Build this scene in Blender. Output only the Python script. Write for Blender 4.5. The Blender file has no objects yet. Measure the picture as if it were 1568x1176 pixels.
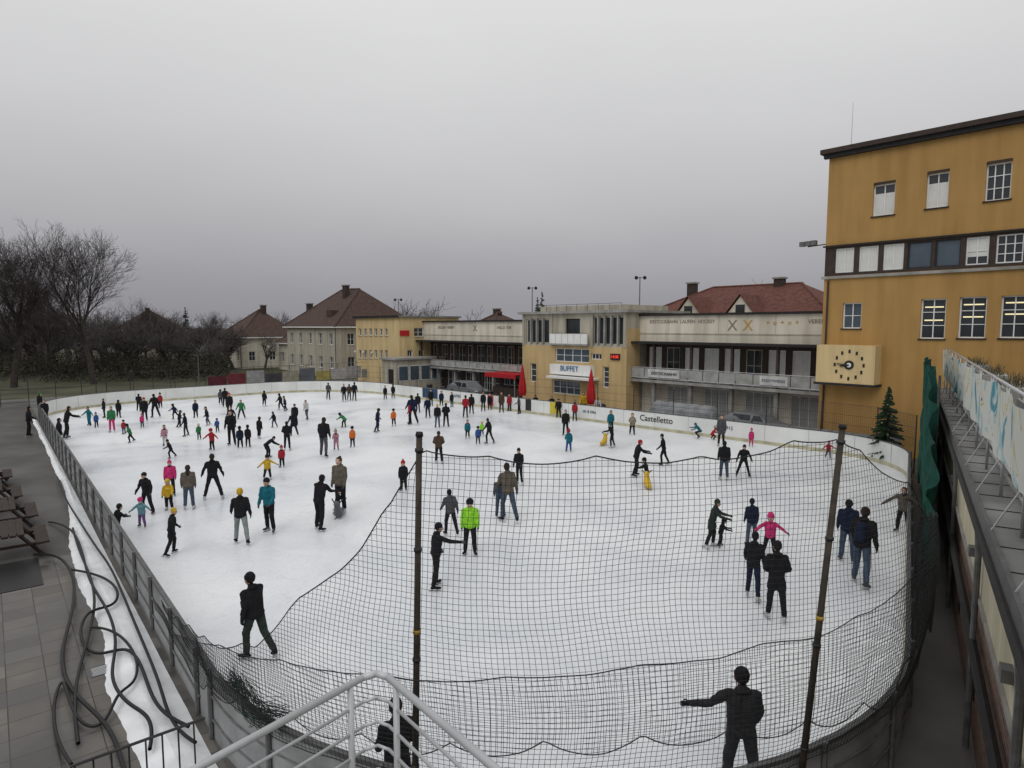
import bpy, math, random
import numpy as np
from mathutils import Vector, Matrix, noise
random.seed(7)
S=bpy.context.scene
# ------------------------------------------------------------------ camera
F=975.0; CX,CY=784.0,588.0; HC=6.7
PITCH=math.atan(88/F)
cam=bpy.data.cameras.new("camera"); co=bpy.data.objects.new("camera",cam); S.collection.objects.link(co)
co.location=(0,0,HC); co.rotation_euler=(math.radians(90)-PITCH,0,0)
cam.sensor_width=36; cam.lens=36*F/1568; cam.clip_end=8000; cam.clip_start=.05
S.camera=co
# surveyed bearings -> real ground / facade positions
def bearing(px,py):
    a=(px-CX)/F; b=(CY-py)/F; c,s=math.cos(PITCH),math.sin(PITCH)
    return Vector((a,c+b*s,-s+b*c))
def G(px,py,z=0):
    d=bearing(px,py); t=(z-HC)/d.z
    return Vector((d.x*t,d.y*t,z))
TH=math.radians(42.1); cn,sn=math.cos(TH),math.sin(TH)
def NU(n,u,z): return Vector((n*cn-u*sn,n*sn+u*cn,z))
def WT(a,t,z): return Vector((.848*a+.53*t,-.53*a+.848*t,z))
P0=Vector((-5.9,11.2,0))
def LF(i,s,z): return Vector((P0.x+.773*i-.634*s,P0.y+.634*i+.773*s,z))
def ID(x,y,z): return Vector((x,y,z))
def onN(px,py,N):
    d=bearing(px,py); t=N/(d.x*cn+d.y*sn); p=d*t
    return (-p.x*sn+p.y*cn, p.z+HC)
def onU(px,py,U):
    d=bearing(px,py); t=U/(-d.x*sn+d.y*cn); p=d*t
    return (p.x*cn+p.y*sn, p.z+HC)
def rN(x0,y0,x1,y1,N,*o):
    a=onN(x0,y0,N); b=onN(x1,y1,N); return (min(a[0],b[0]),max(a[0],b[0]),min(a[1],b[1]),max(a[1],b[1]),*o)
def rU(x0,y0,x1,y1,U,*o):
    a=onU(x0,y0,U); b=onU(x1,y1,U); return (min(a[0],b[0]),max(a[0],b[0]),min(a[1],b[1]),max(a[1],b[1]),*o)
# ------------------------------------------------------------------ materials
MC={}
def M(name,col,rough=.85,var=.12,scale=3.0,bump=.15,metal=0,bscale=None,spec=.3,detail=6):
    if name in MC: return MC[name]
    m=bpy.data.materials.new(name); m.use_nodes=True; nt=m.node_tree; N=nt.nodes; L=nt.links
    b=N["Principled BSDF"]; b.inputs["Roughness"].default_value=rough; b.inputs["Metallic"].default_value=metal
    b.inputs["Specular IOR Level"].default_value=spec
    tc=N.new("ShaderNodeTexCoord"); nz=N.new("ShaderNodeTexNoise"); nz.inputs["Scale"].default_value=scale; nz.inputs["Detail"].default_value=detail
    L.new(tc.outputs["Object"],nz.inputs["Vector"])
    r=N.new("ShaderNodeValToRGB"); r.color_ramp.elements[0].position=.3; r.color_ramp.elements[1].position=.7
    r.color_ramp.elements[0].color=[c*(1-var) for c in col]+[1]; r.color_ramp.elements[1].color=[min(1,c*(1+var)) for c in col]+[1]
    L.new(nz.outputs["Fac"],r.inputs["Fac"]); L.new(r.outputs["Color"],b.inputs["Base Color"])
    if bump:
        n2=N.new("ShaderNodeTexNoise"); n2.inputs["Scale"].default_value=bscale or scale*6; n2.inputs["Detail"].default_value=4
        L.new(tc.outputs["Object"],n2.inputs["Vector"])
        bp=N.new("ShaderNodeBump"); bp.inputs["Strength"].default_value=bump; bp.inputs["Distance"].default_value=.03
        L.new(n2.outputs["Fac"],bp.inputs["Height"]); L.new(bp.outputs["Normal"],b.inputs["Normal"])
    MC[name]=m; return m
def stain(m,amount=.35,sx=1.2,sz=.12):
    """vertical rain streaks on rendered walls"""
    nt=m.node_tree; N=nt.nodes; L=nt.links; b=N["Principled BSDF"]
    src=b.inputs["Base Color"].links[0].from_socket
    tc=N.new("ShaderNodeTexCoord"); mp=N.new("ShaderNodeMapping"); mp.inputs["Scale"].default_value=(sx,sx,sz)
    nz=N.new("ShaderNodeTexNoise"); nz.inputs["Scale"].default_value=1.5; nz.inputs["Detail"].default_value=7
    L.new(tc.outputs["Object"],mp.inputs[0]); L.new(mp.outputs[0],nz.inputs["Vector"])
    r=N.new("ShaderNodeValToRGB"); r.color_ramp.elements[0].position=.35; r.color_ramp.elements[1].position=.6
    v=1-amount; r.color_ramp.elements[0].color=(v,v,v*.97,1); r.color_ramp.elements[1].color=(1,1,1,1)
    L.new(nz.outputs["Fac"],r.inputs["Fac"])
    mx=N.new("ShaderNodeMixRGB"); mx.blend_type='MULTIPLY'; mx.inputs[0].default_value=1
    L.new(src,mx.inputs[1]); L.new(r.outputs[0],mx.inputs[2]); L.new(mx.outputs[0],b.inputs["Base Color"])
    return m
orange=stain(M("ochre_render",(.43,.255,.088),.9,.06,.6,.1,bscale=25),.16)
ochre2=stain(M("pale_ochre_render",(.58,.42,.21),.9,.07,.6,.1,bscale=25),.2)
yellowp=stain(M("yellow_render",(.64,.49,.26),.9,.06,.6,.1,bscale=25),.2)
cream=stain(M("cream_render",(.68,.63,.53),.9,.07,.6,.1,bscale=25),.22)
greycream=stain(M("grey_cream_render",(.48,.44,.36),.9,.08,.6,.1),.3)
concrete=stain(M("concrete",(.33,.32,.30),.9,.15,2,.3),.25)
dark=M("dark_trim",(.022,.02,.02),.7,.2,4,.1)
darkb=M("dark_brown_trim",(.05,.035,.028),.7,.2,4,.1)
glass=M("window_glass",(.03,.036,.042),.08,.4,.7,0,spec=.6)
glassb=M("window_glass_blue",(.07,.095,.12),.1,.3,.7,0,spec=.6)
white=M("white_paint",(.76,.76,.74),.6,.06,2,.05)
blind=M("window_blind",(.66,.66,.63),.8,.06,3,.05)
tile=M("roof_tiles",(.12,.048,.036),.9,.35,3,.6,bscale=14)
tile2=M("brown_roof_tiles",(.072,.045,.037),.9,.35,3,.6,bscale=14)
steel=M("galvanised_steel",(.50,.51,.52),.38,.1,8,.05,metal=.6)
dsteel=M("dark_steel",(.045,.045,.048),.5,.2,8,.1,metal=.4)
msteel=M("weathered_steel",(.15,.15,.15),.55,.25,6,.1,metal=.3)
rust=M("brown_steel",(.05,.04,.03),.7,.35,6,.2)
asph=M("wet_asphalt",(.125,.12,.115),.5,.3,.6,.25,bscale=40)
snow=M("snow",(.78,.80,.82),.8,.10,2.0,.5,bscale=8)
red=M("red_fabric",(.42,.015,.02),.8,.15,5,.1)
grn=M("green_net_fabric",(.0,.055,.037),.85,.4,3,.5,bscale=5)
rubber=M("black_rubber",(.012,.012,.013),.45,.2,9,.1)
wood=M("dark_wood",(.032,.020,.015),.7,.4,4,.3)
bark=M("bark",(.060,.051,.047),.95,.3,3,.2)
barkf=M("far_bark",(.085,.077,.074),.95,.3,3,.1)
needle=M("conifer_needles",(.018,.035,.016),.9,.5,2,.2)
def emis(name,c,s):
    em=bpy.data.materials.new(name); em.use_nodes=True; p=em.node_tree.nodes["Principled BSDF"]; p.inputs["Base Color"].default_value=(*[x*.4 for x in c],1); p.inputs["Emission Color"].default_value=(*c,1); p.inputs["Emission Strength"].default_value=s; return em
# ------------------------------------------------------------------ mesh builder
class Obj:
    def __init__(s,name,frame=ID): s.name=name; s.f=frame; s.p={}; s.extra=[]
    def acc(s,part,mat):
        k=(part,mat.name)
        if k not in s.p: s.p[k]=([],[],mat)
        return s.p[k]
    def poly(s,part,mat,pts,raw=False):
        v,f,_=s.acc(part,mat); b=len(v); v.extend([Vector(p) if raw else s.f(*p) for p in pts]); f.append(tuple(range(b,b+len(pts))))
    def box(s,part,mat,x0,x1,y0,y1,z0,z1):
        v,f,_=s.acc(part,mat); b=len(v)
        v.extend([s.f(x,y,z) for z in (z0,z1) for x,y in ((x0,y0),(x1,y0),(x1,y1),(x0,y1))])
        for q in ((3,2,1,0),(4,5,6,7),(0,1,5,4),(1,2,6,5),(2,3,7,6),(3,0,4,7)): f.append(tuple(b+i for i in q))
    def tube(s,part,mat,p,q,r0,r1=None,n=8,raw=True):
        if not raw: p=s.f(*p); q=s.f(*q)
        p=Vector(p); q=Vector(q); r1=r0 if r1 is None else r1
        v,f,_=s.acc(part,mat); b=len(v); d=(q-p).normalized()
        a=d.cross(Vector((0,0,1)) if abs(d.z)<.9 else Vector((1,0,0))).normalized(); c=d.cross(a)
        for P,r in ((p,r0),(q,r1)):
            for i in range(n):
                t=2*math.pi*i/n; v.append(P+a*math.cos(t)*r+c*math.sin(t)*r)
        for i in range(n): j=(i+1)%n; f.append((b+i,b+j,b+n+j,b+n+i))
        if n>3: f.append(tuple(b+i for i in range(n))[::-1]); f.append(tuple(b+n+i for i in range(n)))
    def text(s,txt,mtx,size,mat,name="lettering"):
        c=bpy.data.curves.new(name,'FONT'); c.body=txt; c.size=size; c.extrude=.01; c.align_x='CENTER'; c.align_y='CENTER'
        o=bpy.data.objects.new(name,c); S.collection.objects.link(o); c.materials.append(mat); s.extra.append((o,mtx))
    def textN(s,txt,n,u,z,size,mat):
        m=Matrix.Identity(4); uu=NU(0,1,0); nn=NU(1,0,0)
        for i in range(3): m[i][0]=-uu[i]; m[i][1]=(0,0,1)[i]; m[i][2]=-nn[i]
        m.translation=NU(n,u,z); s.text(txt,m,size,mat)
    def finish(s,smooth=False):
        allv=[p for k in s.p.values() for p in k[0]]
        lo=Vector([min(p[i] for p in allv) for i in range(3)]); hi=Vector([max(p[i] for p in allv) for i in range(3)])
        c=(lo+hi)/2; c.z=lo.z
        single=len(s.p)==1 and not s.extra
        if not single:
            e=bpy.data.objects.new(s.name,None); e.location=c; e.empty_display_size=.3; S.collection.objects.link(e)
        for (pn,_),(v,f,mat) in s.p.items():
            me=bpy.data.meshes.new(s.name if single else pn); me.from_pydata([tuple(p-c) for p in v],[],f); me.materials.append(mat)
            if smooth:
                for q in me.polygons: q.use_smooth=True
            o=bpy.data.objects.new(s.name if single else pn,me); S.collection.objects.link(o)
            if single: o.location=c; e=o
            else: o.parent=e
        for o,m in s.extra: o.parent=e; o.matrix_local=Matrix.Translation(-c)@m
        return e
def facade(o,axis,c,s0,s1,z0,z1,ops,wall,depth=.18,frame=None,part="walls",sill=None):
    frame=frame or white
    ops=[q for q in ops if q[1]>s0 and q[0]<s1]
    ss=sorted({s0,s1}|{min(max(x,s0),s1) for q in ops for x in q[:2]}); zz=sorted({z0,z1}|{min(max(x,z0),z1) for q in ops for x in q[2:4]})
    P=(lambda s,d,z:(c+d,s,z)) if axis=='n' else (lambda s,d,z:(s,c+d,z))
    def bx(pn,mt,a,b,d0,d1,za,zb):
        if axis=='n': o.box(pn,mt,c+d0,c+d1,a,b,za,zb)
        else: o.box(pn,mt,a,b,c+d0,c+d1,za,zb)
    for i in range(len(ss)-1):
        for j in range(len(zz)-1):
            sm=(ss[i]+ss[i+1])/2; zm=(zz[j]+zz[j+1])/2
            if any(q[0]<sm<q[1] and q[2]<zm<q[3] for q in ops): continue
            o.poly(part,wall,[P(ss[i],0,zz[j]),P(ss[i],0,zz[j+1]),P(ss[i+1],0,zz[j+1]),P(ss[i+1],0,zz[j])])
    for q in ops:
        a,b,za,zb=q[:4]; op=q[4] if len(q)>4 else {}
        for e in ([P(a,0,za),P(a,depth,za),P(a,depth,zb),P(a,0,zb)],[P(b,0,za),P(b,depth,za),P(b,depth,zb),P(b,0,zb)],
                  [P(a,0,zb),P(a,depth,zb),P(b,depth,zb),P(b,0,zb)],[P(a,0,za),P(a,depth,za),P(b,depth,za),P(b,0,za)]):
            o.poly(part,wall,e)
        g=op.get('glass',glass); fr=op.get('frame',frame); w=op.get('w',.06)
        o.poly("window_panes",g,[P(a,depth,za),P(a,depth,zb),P(b,depth,zb),P(b,depth,za)])
        bx("window_frames",fr,a,a+w,depth-.06,depth-.003,za,zb); bx("window_frames",fr,b-w,b,depth-.06,depth-.003,za,zb)
        bx("window_frames",fr,a+w,b-w,depth-.06,depth-.003,zb-w,zb); bx("window_frames",fr,a+w,b-w,depth-.06,depth-.003,za,za+w)
        nc,nr=op.get('c',2),op.get('r',2)
        for k in range(1,nc):
            x=a+(b-a)*k/nc; bx("window_frames",fr,x-.022,x+.022,depth-.05,depth-.004,za+w,zb-w)
        for k in range(1,nr):
            z=za+(zb-za)*k/nr; bx("window_frames",fr,a+w,b-w,depth-.046,depth-.006,z-.018,z+.018)
        if 'blind' in op:
            f0,f1=op['blind']; bx("window_blinds",blind,a+w,b-w,depth-.012,depth-.006,za+(zb-za)*f0,za+(zb-za)*f1)
        if 'lit' in op:
            for zz_ in op['lit']: bx("ceiling_tube_lamps",LAMP,a+w+.08,b-w-.08,depth-.03,depth-.01,za+(zb-za)*zz_,za+(zb-za)*zz_+.06)
        if sill: bx("window_sills",sill,a-.06,b+.06,-.07,.0-.002,za-.06,za)
LAMP=emis("warm_tube_lamp",(1,.86,.5),.8)
def shell(o,n0,n1,u0,u1,z0,z1,mat,sides="NU"):
    o.poly("walls",mat,[(n1,u0,z0),(n1,u1,z0),(n1,u1,z1),(n1,u0,z1)])
    o.poly("walls",mat,[(n0,u1,z0),(n1,u1,z0),(n1,u1,z1),(n0,u1,z1)])
def hip(o,n0,n1,u0,u1,z0,z1,mat,inset=None,e=.5):
    n0-=e;n1+=e;u0-=e;u1+=e
    i=inset if inset is not None else (n1-n0)/2; c=(n0+n1)/2; A=(c,u0+i,z1); B=(c,u1-i,z1)
    o.poly("roof",mat,[(n0,u0,z0),(n0,u1,z0),B,A]); o.poly("roof",mat,[(n1,u0,z0),(n1,u1,z0),B,A])
    o.poly("roof",mat,[(n0,u0,z0),(n1,u0,z0),A]); o.poly("roof",mat,[(n0,u1,z0),(n1,u1,z0),B])
    for a,b in ((A,B),((n0,u0,z0),A),((n0,u1,z0),B)): o.tube("ridge_tiles",mat,a,b,.12,raw=False,n=6)
    o.box("eaves",white,n0,n1,u0,u1,z0-.16,z0-.005)
# ------------------------------------------------------------------ world & sun
W=bpy.data.worlds.new("World"); S.world=W; W.use_nodes=True; nt=W.node_tree; N=nt.nodes; L=nt.links
bg=N["Background"]
sky=N.new("ShaderNodeTexSky"); sky.sky_type='NISHITA'; sky.sun_disc=False; sky.sun_elevation=math.radians(48); sky.sun_rotation=math.radians(200)
hs=N.new("ShaderNodeHueSaturation"); hs.inputs["Saturation"].default_value=.12; L.new(sky.outputs[0],hs.inputs["Color"])
sc=N.new("ShaderNodeMixRGB"); sc.blend_type='MULTIPLY'; sc.inputs[0].default_value=1; sc.inputs[2].default_value=(.08,.08,.08,1); L.new(hs.outputs[0],sc.inputs[1])
tc=N.new("ShaderNodeTexCoord"); sp=N.new("ShaderNodeSeparateXYZ"); L.new(tc.outputs["Generated"],sp.inputs[0])
mp=N.new("ShaderNodeMapping"); mp.inputs["Scale"].default_value=(1,1,2.5); L.new(tc.outputs["Generated"],mp.inputs[0])
cz=N.new("ShaderNodeTexNoise"); cz.inputs["Scale"].default_value=1.6; cz.inputs["Detail"].default_value=5; L.new(mp.outputs[0],cz.inputs["Vector"])
ma=N.new("ShaderNodeMath"); ma.operation='MULTIPLY_ADD'; ma.inputs[1].default_value=.12; L.new(cz.outputs["Fac"],ma.inputs[0]); 
ms=N.new("ShaderNodeMath"); ms.operation='SUBTRACT'; ms.inputs[1].default_value=.06; L.new(sp.outputs["Z"],ms.inputs[0]); L.new(ms.outputs[0],ma.inputs[2])
cr=N.new("ShaderNodeValToRGB"); e=cr.color_ramp.elements
e[0].position=0; e[0].color=(.27,.265,.29,1); e[1].position=1; e[1].color=(.88,.88,.88,1)
for p,c in ((.05,(.31,.305,.33)),(.12,(.40,.395,.415)),(.2,(.51,.505,.52)),(.3,(.63,.63,.64)),(.42,(.74,.74,.745)),(.5,(.80,.80,.80))):
    x=e.new(p); x.color=(*c,1)
L.new(ma.outputs[0],cr.inputs[0])
mx=N.new("ShaderNodeMixRGB"); mx.inputs[0].default_value=.06; L.new(cr.outputs[0],mx.inputs[1]); L.new(sc.outputs[0],mx.inputs[2])
L.new(mx.outputs[0],bg.inputs[0]); bg.inputs[1].default_value=1.0
sl=bpy.data.lights.new("sun",'SUN'); sl.energy=.7; sl.angle=math.radians(35); sl.color=(1,.985,.96)
so=bpy.data.objects.new("sun",sl); S.collection.objects.link(so); so.rotation_euler=(math.radians(42),0,math.radians(-20)); so.location=(0,-20,60)
S.view_settings.view_transform='Standard'; S.view_settings.look='None'; S.view_settings.exposure=0
# ------------------------------------------------------------------ ground
g=Obj("ground"); gm=M("winter_grass",(.065,.065,.038),.95,.45,.25,.5,bscale=3)
g.poly("ground",gm,[(-3000,-500,0),(3000,-500,0),(3000,5000,0),(-3000,5000,0)]); g.finish()
g=Obj("plaza_asphalt",NU); g.poly("p",asph,[(-4,-14,.004),(60,-14,.004),(60,74,.004),(-4,74,.004)]); g.finish()
pm=bpy.data.materials.new("paving_slabs"); pm.use_nodes=True; nt=pm.node_tree; N=nt.nodes; L=nt.links; b=N["Principled BSDF"]
tc=N.new("ShaderNodeTexCoord"); mp=N.new("ShaderNodeMapping"); mp.inputs["Rotation"].default_value=(0,0,-math.radians(39.4)); L.new(tc.outputs["Object"],mp.inputs[0])
bk=N.new("ShaderNodeTexBrick"); bk.inputs["Scale"].default_value=1; bk.inputs["Brick Width"].default_value=.6; bk.inputs["Row Height"].default_value=.6; bk.offset=0.0
bk.inputs["Mortar Size"].default_value=.010; bk.inputs["Color1"].default_value=(.17,.16,.148,1); bk.inputs["Color2"].default_value=(.105,.098,.092,1); bk.inputs["Mortar"].default_value=(.045,.043,.038,1)
L.new(mp.outputs[0],bk.inputs["Vector"])
nz=N.new("ShaderNodeTexNoise"); nz.inputs["Scale"].default_value=.7; nz.inputs["Detail"].default_value=9; L.new(tc.outputs["Object"],nz.inputs["Vector"])
rr=N.new("ShaderNodeValToRGB"); rr.color_ramp.elements[0].position=.38; rr.color_ramp.elements[0].color=(.45,.45,.45,1); rr.color_ramp.elements[1].position=.62; rr.color_ramp.elements[1].color=(1.15,1.12,1.08,1)
L.new(nz.outputs["Fac"],rr.inputs[0]); m2=N.new("ShaderNodeMixRGB"); m2.blend_type='MULTIPLY'; m2.inputs[0].default_value=1; L.new(bk.outputs[0],m2.inputs[1]); L.new(rr.outputs[0],m2.inputs[2]); L.new(m2.outputs[0],b.inputs["Base Color"])
rg=N.new("ShaderNodeMapRange"); rg.inputs[1].default_value=.4; rg.inputs[2].default_value=.6; rg.inputs[3].default_value=.28; rg.inputs[4].default_value=.8; L.new(nz.outputs["Fac"],rg.inputs[0]); L.new(rg.outputs[0],b.inputs["Roughness"])
g=Obj("paving",LF); g.poly("p",pm,[(-22,-25,.012),(-.1,-25,.012),(-.1,10,.012),(-22,10,.012)]); g.finish()
pth=M("wet_gravel_path",(.075,.07,.065),.5,.4,.5,.3)
g=Obj("path",LF); g.poly("p",pth,[(-30,10,.009),(-.1,10,.009),(-.1,60,.009),(-30,60,.009)]); g.finish()
g=Obj("snow_bank",LF)
prev=None
def nnoise(a,b2,c): return noise.noise(Vector((a,b2,c)))
for k in range(0,560):
    s=-6+k*.09
    w=-1.08-.22*nnoise(s*.35,1.3,0)-.05*nnoise(s*1.7,5.2,.4)-.02*nnoise(s*5,.7,2)
    if s>9: w*=max(.45,1-(s-9)/18)
    def zz(f): return .02+.10*math.sin(math.pi*min(1,f*1.15))*(1+.5*nnoise(s*.8,f*2,3.1))+.02*nnoise(s*3.1,f*5,8.2)
    row=[(w,s,.0135)]+[(w*(1-f)+(-.17)*f,s,max(.02,zz(f))) for f in (.1,.25,.45,.7,.95)]
    if prev:
        for j in range(5): g.poly("snow_bank",snow,[prev[j],prev[j+1],row[j+1],row[j]])
    prev=row
g.finish(True)
# ------------------------------------------------------------------ rink
A=Vector((1.55,2.11)); B=Vector((19.4,30.75)); C=Vector((-18.8,68.5)); D=Vector((-38.1,50.5))
CORN=[(A,7.2),(B,5.0),(C,9.0),(D,8.0)]
def outline(off=0):
    pts=[]; n=4
    for i,(P,R) in enumerate(CORN):
        a=(CORN[i-1][0]-P).normalized(); b=(CORN[(i+1)%n][0]-P).normalized()
        half=math.acos(max(-1,min(1,a.dot(b))))/2; bis=(a+b).normalized(); c=P+bis*(R/math.sin(half)); T=R/math.tan(half)
        p0=P+a*T; p1=P+b*T; a0=math.atan2(*(p0-c).yx); a1=math.atan2(*(p1-c).yx)
        while a1<a0: a1+=2*math.pi
        if a1-a0>math.pi: a1-=2*math.pi
        for k in range(25):
            t=a0+(a1-a0)*k/24; pts.append(c+Vector((math.cos(t),math.sin(t)))*(R+off))
    return pts
def resample(pts,step,closed=True):
    q=pts+([pts[0]] if closed else []); out=[]; acc=0; nxt=0
    for i in range(len(q)-1):
        d=(q[i+1]-q[i]).length
        while nxt<=acc+d and d>0: out.append(q[i]+(q[i+1]-q[i])*((nxt-acc)/d)); nxt+=step
        acc+=d
    return out
ice=bpy.data.materials.new("ice_surface"); ice.use_nodes=True; nt=ice.node_tree; N=nt.nodes; L=nt.links; b=N["Principled BSDF"]
tc=N.new("ShaderNodeTexCoord"); nz=N.new("ShaderNodeTexNoise"); nz.inputs["Scale"].default_value=.16; nz.inputs["Detail"].default_value=8; nz.inputs["Roughness"].default_value=.65; nz.inputs["Distortion"].default_value=.6; L.new(tc.outputs["Object"],nz.inputs["Vector"])
cr=N.new("ShaderNodeValToRGB"); cr.color_ramp.elements[0].position=.3; cr.color_ramp.elements[0].color=(.62,.655,.70,1); cr.color_ramp.elements[1].position=.60; cr.color_ramp.elements[1].color=(.80,.81,.825,1)
L.new(nz.outputs["Fac"],cr.inputs[0])
last=cr.outputs[0]
for scl,wid,dim in ((.55,.018,.87),(1.3,.02,.89),(2.6,.02,.90),(4.5,.02,.92)):
    v=N.new("ShaderNodeTexNoise"); v.inputs["Scale"].default_value=scl; v.inputs["Detail"].default_value=2; v.inputs["Distortion"].default_value=5
    L.new(tc.outputs["Object"],v.inputs["Vector"])
    c2=N.new("ShaderNodeValToRGB"); ee=c2.color_ramp.elements; ee[0].position=.5-wid; ee[0].color=(1,1,1,1); ee[1].position=.5+wid; ee[1].color=(1,1,1,1); x=ee.new(.5); x.color=(dim,dim+.01,dim+.02,1)
    L.new(v.outputs["Fac"],c2.inputs[0]); m2=N.new("ShaderNodeMixRGB"); m2.blend_type='MULTIPLY'; m2.inputs[0].default_value=1; L.new(last,m2.inputs[1]); L.new(c2.outputs[0],m2.inputs[2]); last=m2.outputs[0]
L.new(last,b.inputs["Base Color"])
rg=N.new("ShaderNodeMapRange"); rg.inputs[1].default_value=.35; rg.inputs[2].default_value=.6; rg.inputs[3].default_value=.22; rg.inputs[4].default_value=.55; L.new(nz.outputs["Fac"],rg.inputs[0]); L.new(rg.outputs[0],b.inputs["Roughness"])
b.inputs["Specular IOR Level"].default_value=.4
g=Obj("ice_rink"); g.poly("ice_rink",ice,[(p.x,p.y,.03) for p in outline(0)]); g.finish()
bd=Obj("rink_boards"); bw=M("rink_board_plastic",(.70,.71,.69),.5,.10,.7,.05); bo=M("rink_board_outer",(.30,.305,.31),.6,.3,1.5,.2); kick=M("kickplate",(.46,.43,.30),.6,.25,2,.1); railm=M("board_rail",(.10,.10,.10),.6,.2,3,.1)
BH=1.15
def strip(part,mat,off0,off1,z0,z1):
    a=outline(off0); c=outline(off1); k=len(a)
    for i in range(k):
        j=(i+1)%k
        bd.poly(part,mat,[(a[i].x,a[i].y,z0),(a[j].x,a[j].y,z0),(c[j].x,c[j].y,z1),(c[i].x,c[i].y,z1)])
strip("board_panels",bw,0,0,.22,BH); strip("kickplate",kick,-.012,-.012,.03,.22); strip("kickplate",kick,-.012,0,.22,.221)
strip("outer_panels",bo,.06,.06,.0,BH)
strip("top_rail",railm,-.012,.075,BH+.02,BH+.021); strip("top_rail",railm,-.012,-.012,BH-.02,BH+.02); strip("top_rail",railm,.075,.075,BH-.03,BH+.02)
cen=Vector((-8,35)); op=resample(outline(.10),2.0)
for p in op:
    bd.tube("posts",msteel,(p.x,p.y,0),(p.x,p.y,BH+.06),.038,n=6)
for z in (.35,.75):
    q=resample(outline(.085),1.0)
    for a,b_ in zip(q,q[1:]): bd.tube("outer_rails",msteel,(a.x,a.y,z),(b_.x,b_.y,z),.018,n=4)
for i,p in enumerate(resample(outline(-.004),2.4)):
    q=p+(cen-p).normalized()*.004
    bd.tube("panel_joints",bo,(q.x,q.y,.24),(q.x,q.y,BH-.04),.008,n=4)
LINE=(C-B).normalized(); NRM=Vector((-LINE.y,LINE.x))
if NRM.dot(cen-B)<0: NRM=-NRM
adcols=[(.02,.05,.10),(.45,.03,.04),(.03,.03,.035),(.55,.45,.05)]
blackt=M("black_lettering",(.02,.02,.02),.7,.1,4,0); greyt=M("grey_lettering",(.12,.14,.2),.7,.1,4,0)
def adv(d,w,z0,z1,mat):
    a=B+LINE*d+NRM*.012; c=B+LINE*(d+w)+NRM*.012
    bd.poly("adverts",mat,[(a.x,a.y,z0),(c.x,c.y,z0),(c.x,c.y,z1),(a.x,a.y,z1)])
for k,(d,w) in enumerate(((36.6,2.2),(29.4,.7),(25.2,.6),(22.4,.9))): adv(d,w,.25,BH-.03,M("advert_%d"%k,adcols[k%4],.6,.1,2,0))
m=Matrix.Identity(4)
for i in range(3):
    m[i][0]=(-LINE.x,-LINE.y,0)[i]; m[i][1]=(0,0,1)[i]; m[i][2]=(NRM.x,NRM.y,0)[i]
for txt,d,sz,mt in (("Castelletto",14.2,.55,blackt),("ski & bike",19.6,.3,greyt),("since 1912",9.6,.28,greyt),("KAFFEE",34,.35,greyt)):
    mm=m.copy(); q=B+LINE*d+NRM*.02; mm.translation=(q.x,q.y,.72); bd.text(txt,mm,sz,mt)
bd.finish()
fn=Obj("ball_stop_fence")
far=[p for p in resample(outline(.5),3.0) if p.y>28 and not (p.x<-8 and p.x*.773+p.y*.634<6)]
netm=M("fine_dark_net",(.03,.03,.032),.8,.1,3,0)
for p in far: fn.tube("posts",dsteel,(p.x,p.y,0),(p.x,p.y,2.7),.028,n=6)
for i in range(len(far)-1):
    a,b2=far[i],far[i+1]
    if (a-b2).length>4: continue
    for z in (1.6,2.1,2.68): fn.tube("wires",netm,(a.x,a.y,z),(b2.x,b2.y,z),.008,n=3)
    if a.x>9:
        for k in range(14): fn.tube("netting",netm,(a.x,a.y,1.25+k*.105),(b2.x,b2.y,1.25+k*.105),.005,n=3)
        for k in range(28):
            q=a.lerp(b2,k/28); fn.tube("netting",netm,(q.x,q.y,1.2),(q.x,q.y,2.68),.005,n=3)
fn.finish()
# ------------------------------------------------------------------ big safety net
netmat=M("net_cord",(.018,.019,.02),.85,.1,3,0); ropem=M("net_rope",(.02,.022,.02),.85,.1,3,0)
full=outline(.14)
arcA=full[0:25]
start=Vector((P0.x,P0.y))+Vector((-.634,.773))*1.6+Vector((-.773,-.634))*.12
dAB=(B-A).normalized(); path=[start]+arcA+[arcA[-1]+dAB*6.5]
STEP=.068
cols=resample(path,STEP,False); nC=len(cols)
def zprof(tab,i):
    p=cols[i]; x=CX+F*p.x/p.y; x=max(tab[0][0],min(tab[-1][0],x))
    for (a,ya),(b2,yb) in zip(tab,tab[1:]):
        if a<=x<=b2: y=ya+(yb-ya)*(x-a)/(b2-a); break
    d=bearing(x,y); return HC+d.z/d.y*p.y
TOP=[(255,940),(330,975),(385,975),(425,935),(475,885),(550,820),(600,760),(645,678),(740,698),(900,698),(1100,698),(1285,662),(1340,700),(1400,735),(1412,770)]
MID=[(255,960),(400,985),(510,988),(640,1000),(900,1003),(1100,990),(1250,960),(1330,920),(1412,850)]
LOW=[(255,1030),(400,1080),(510,1100),(640,1125),(900,1120),(1100,1110),(1250,1095),(1370,1060),(1412,950)]
def normal(i):
    a=cols[max(0,i-1)]; b2=cols[min(nC-1,i+1)]; d=(b2-a).normalized(); return Vector((d.y,-d.x)),d
def scal(s,w,d): f=(s/w)%1; return d*(1-(2*f-1)**2)
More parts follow.
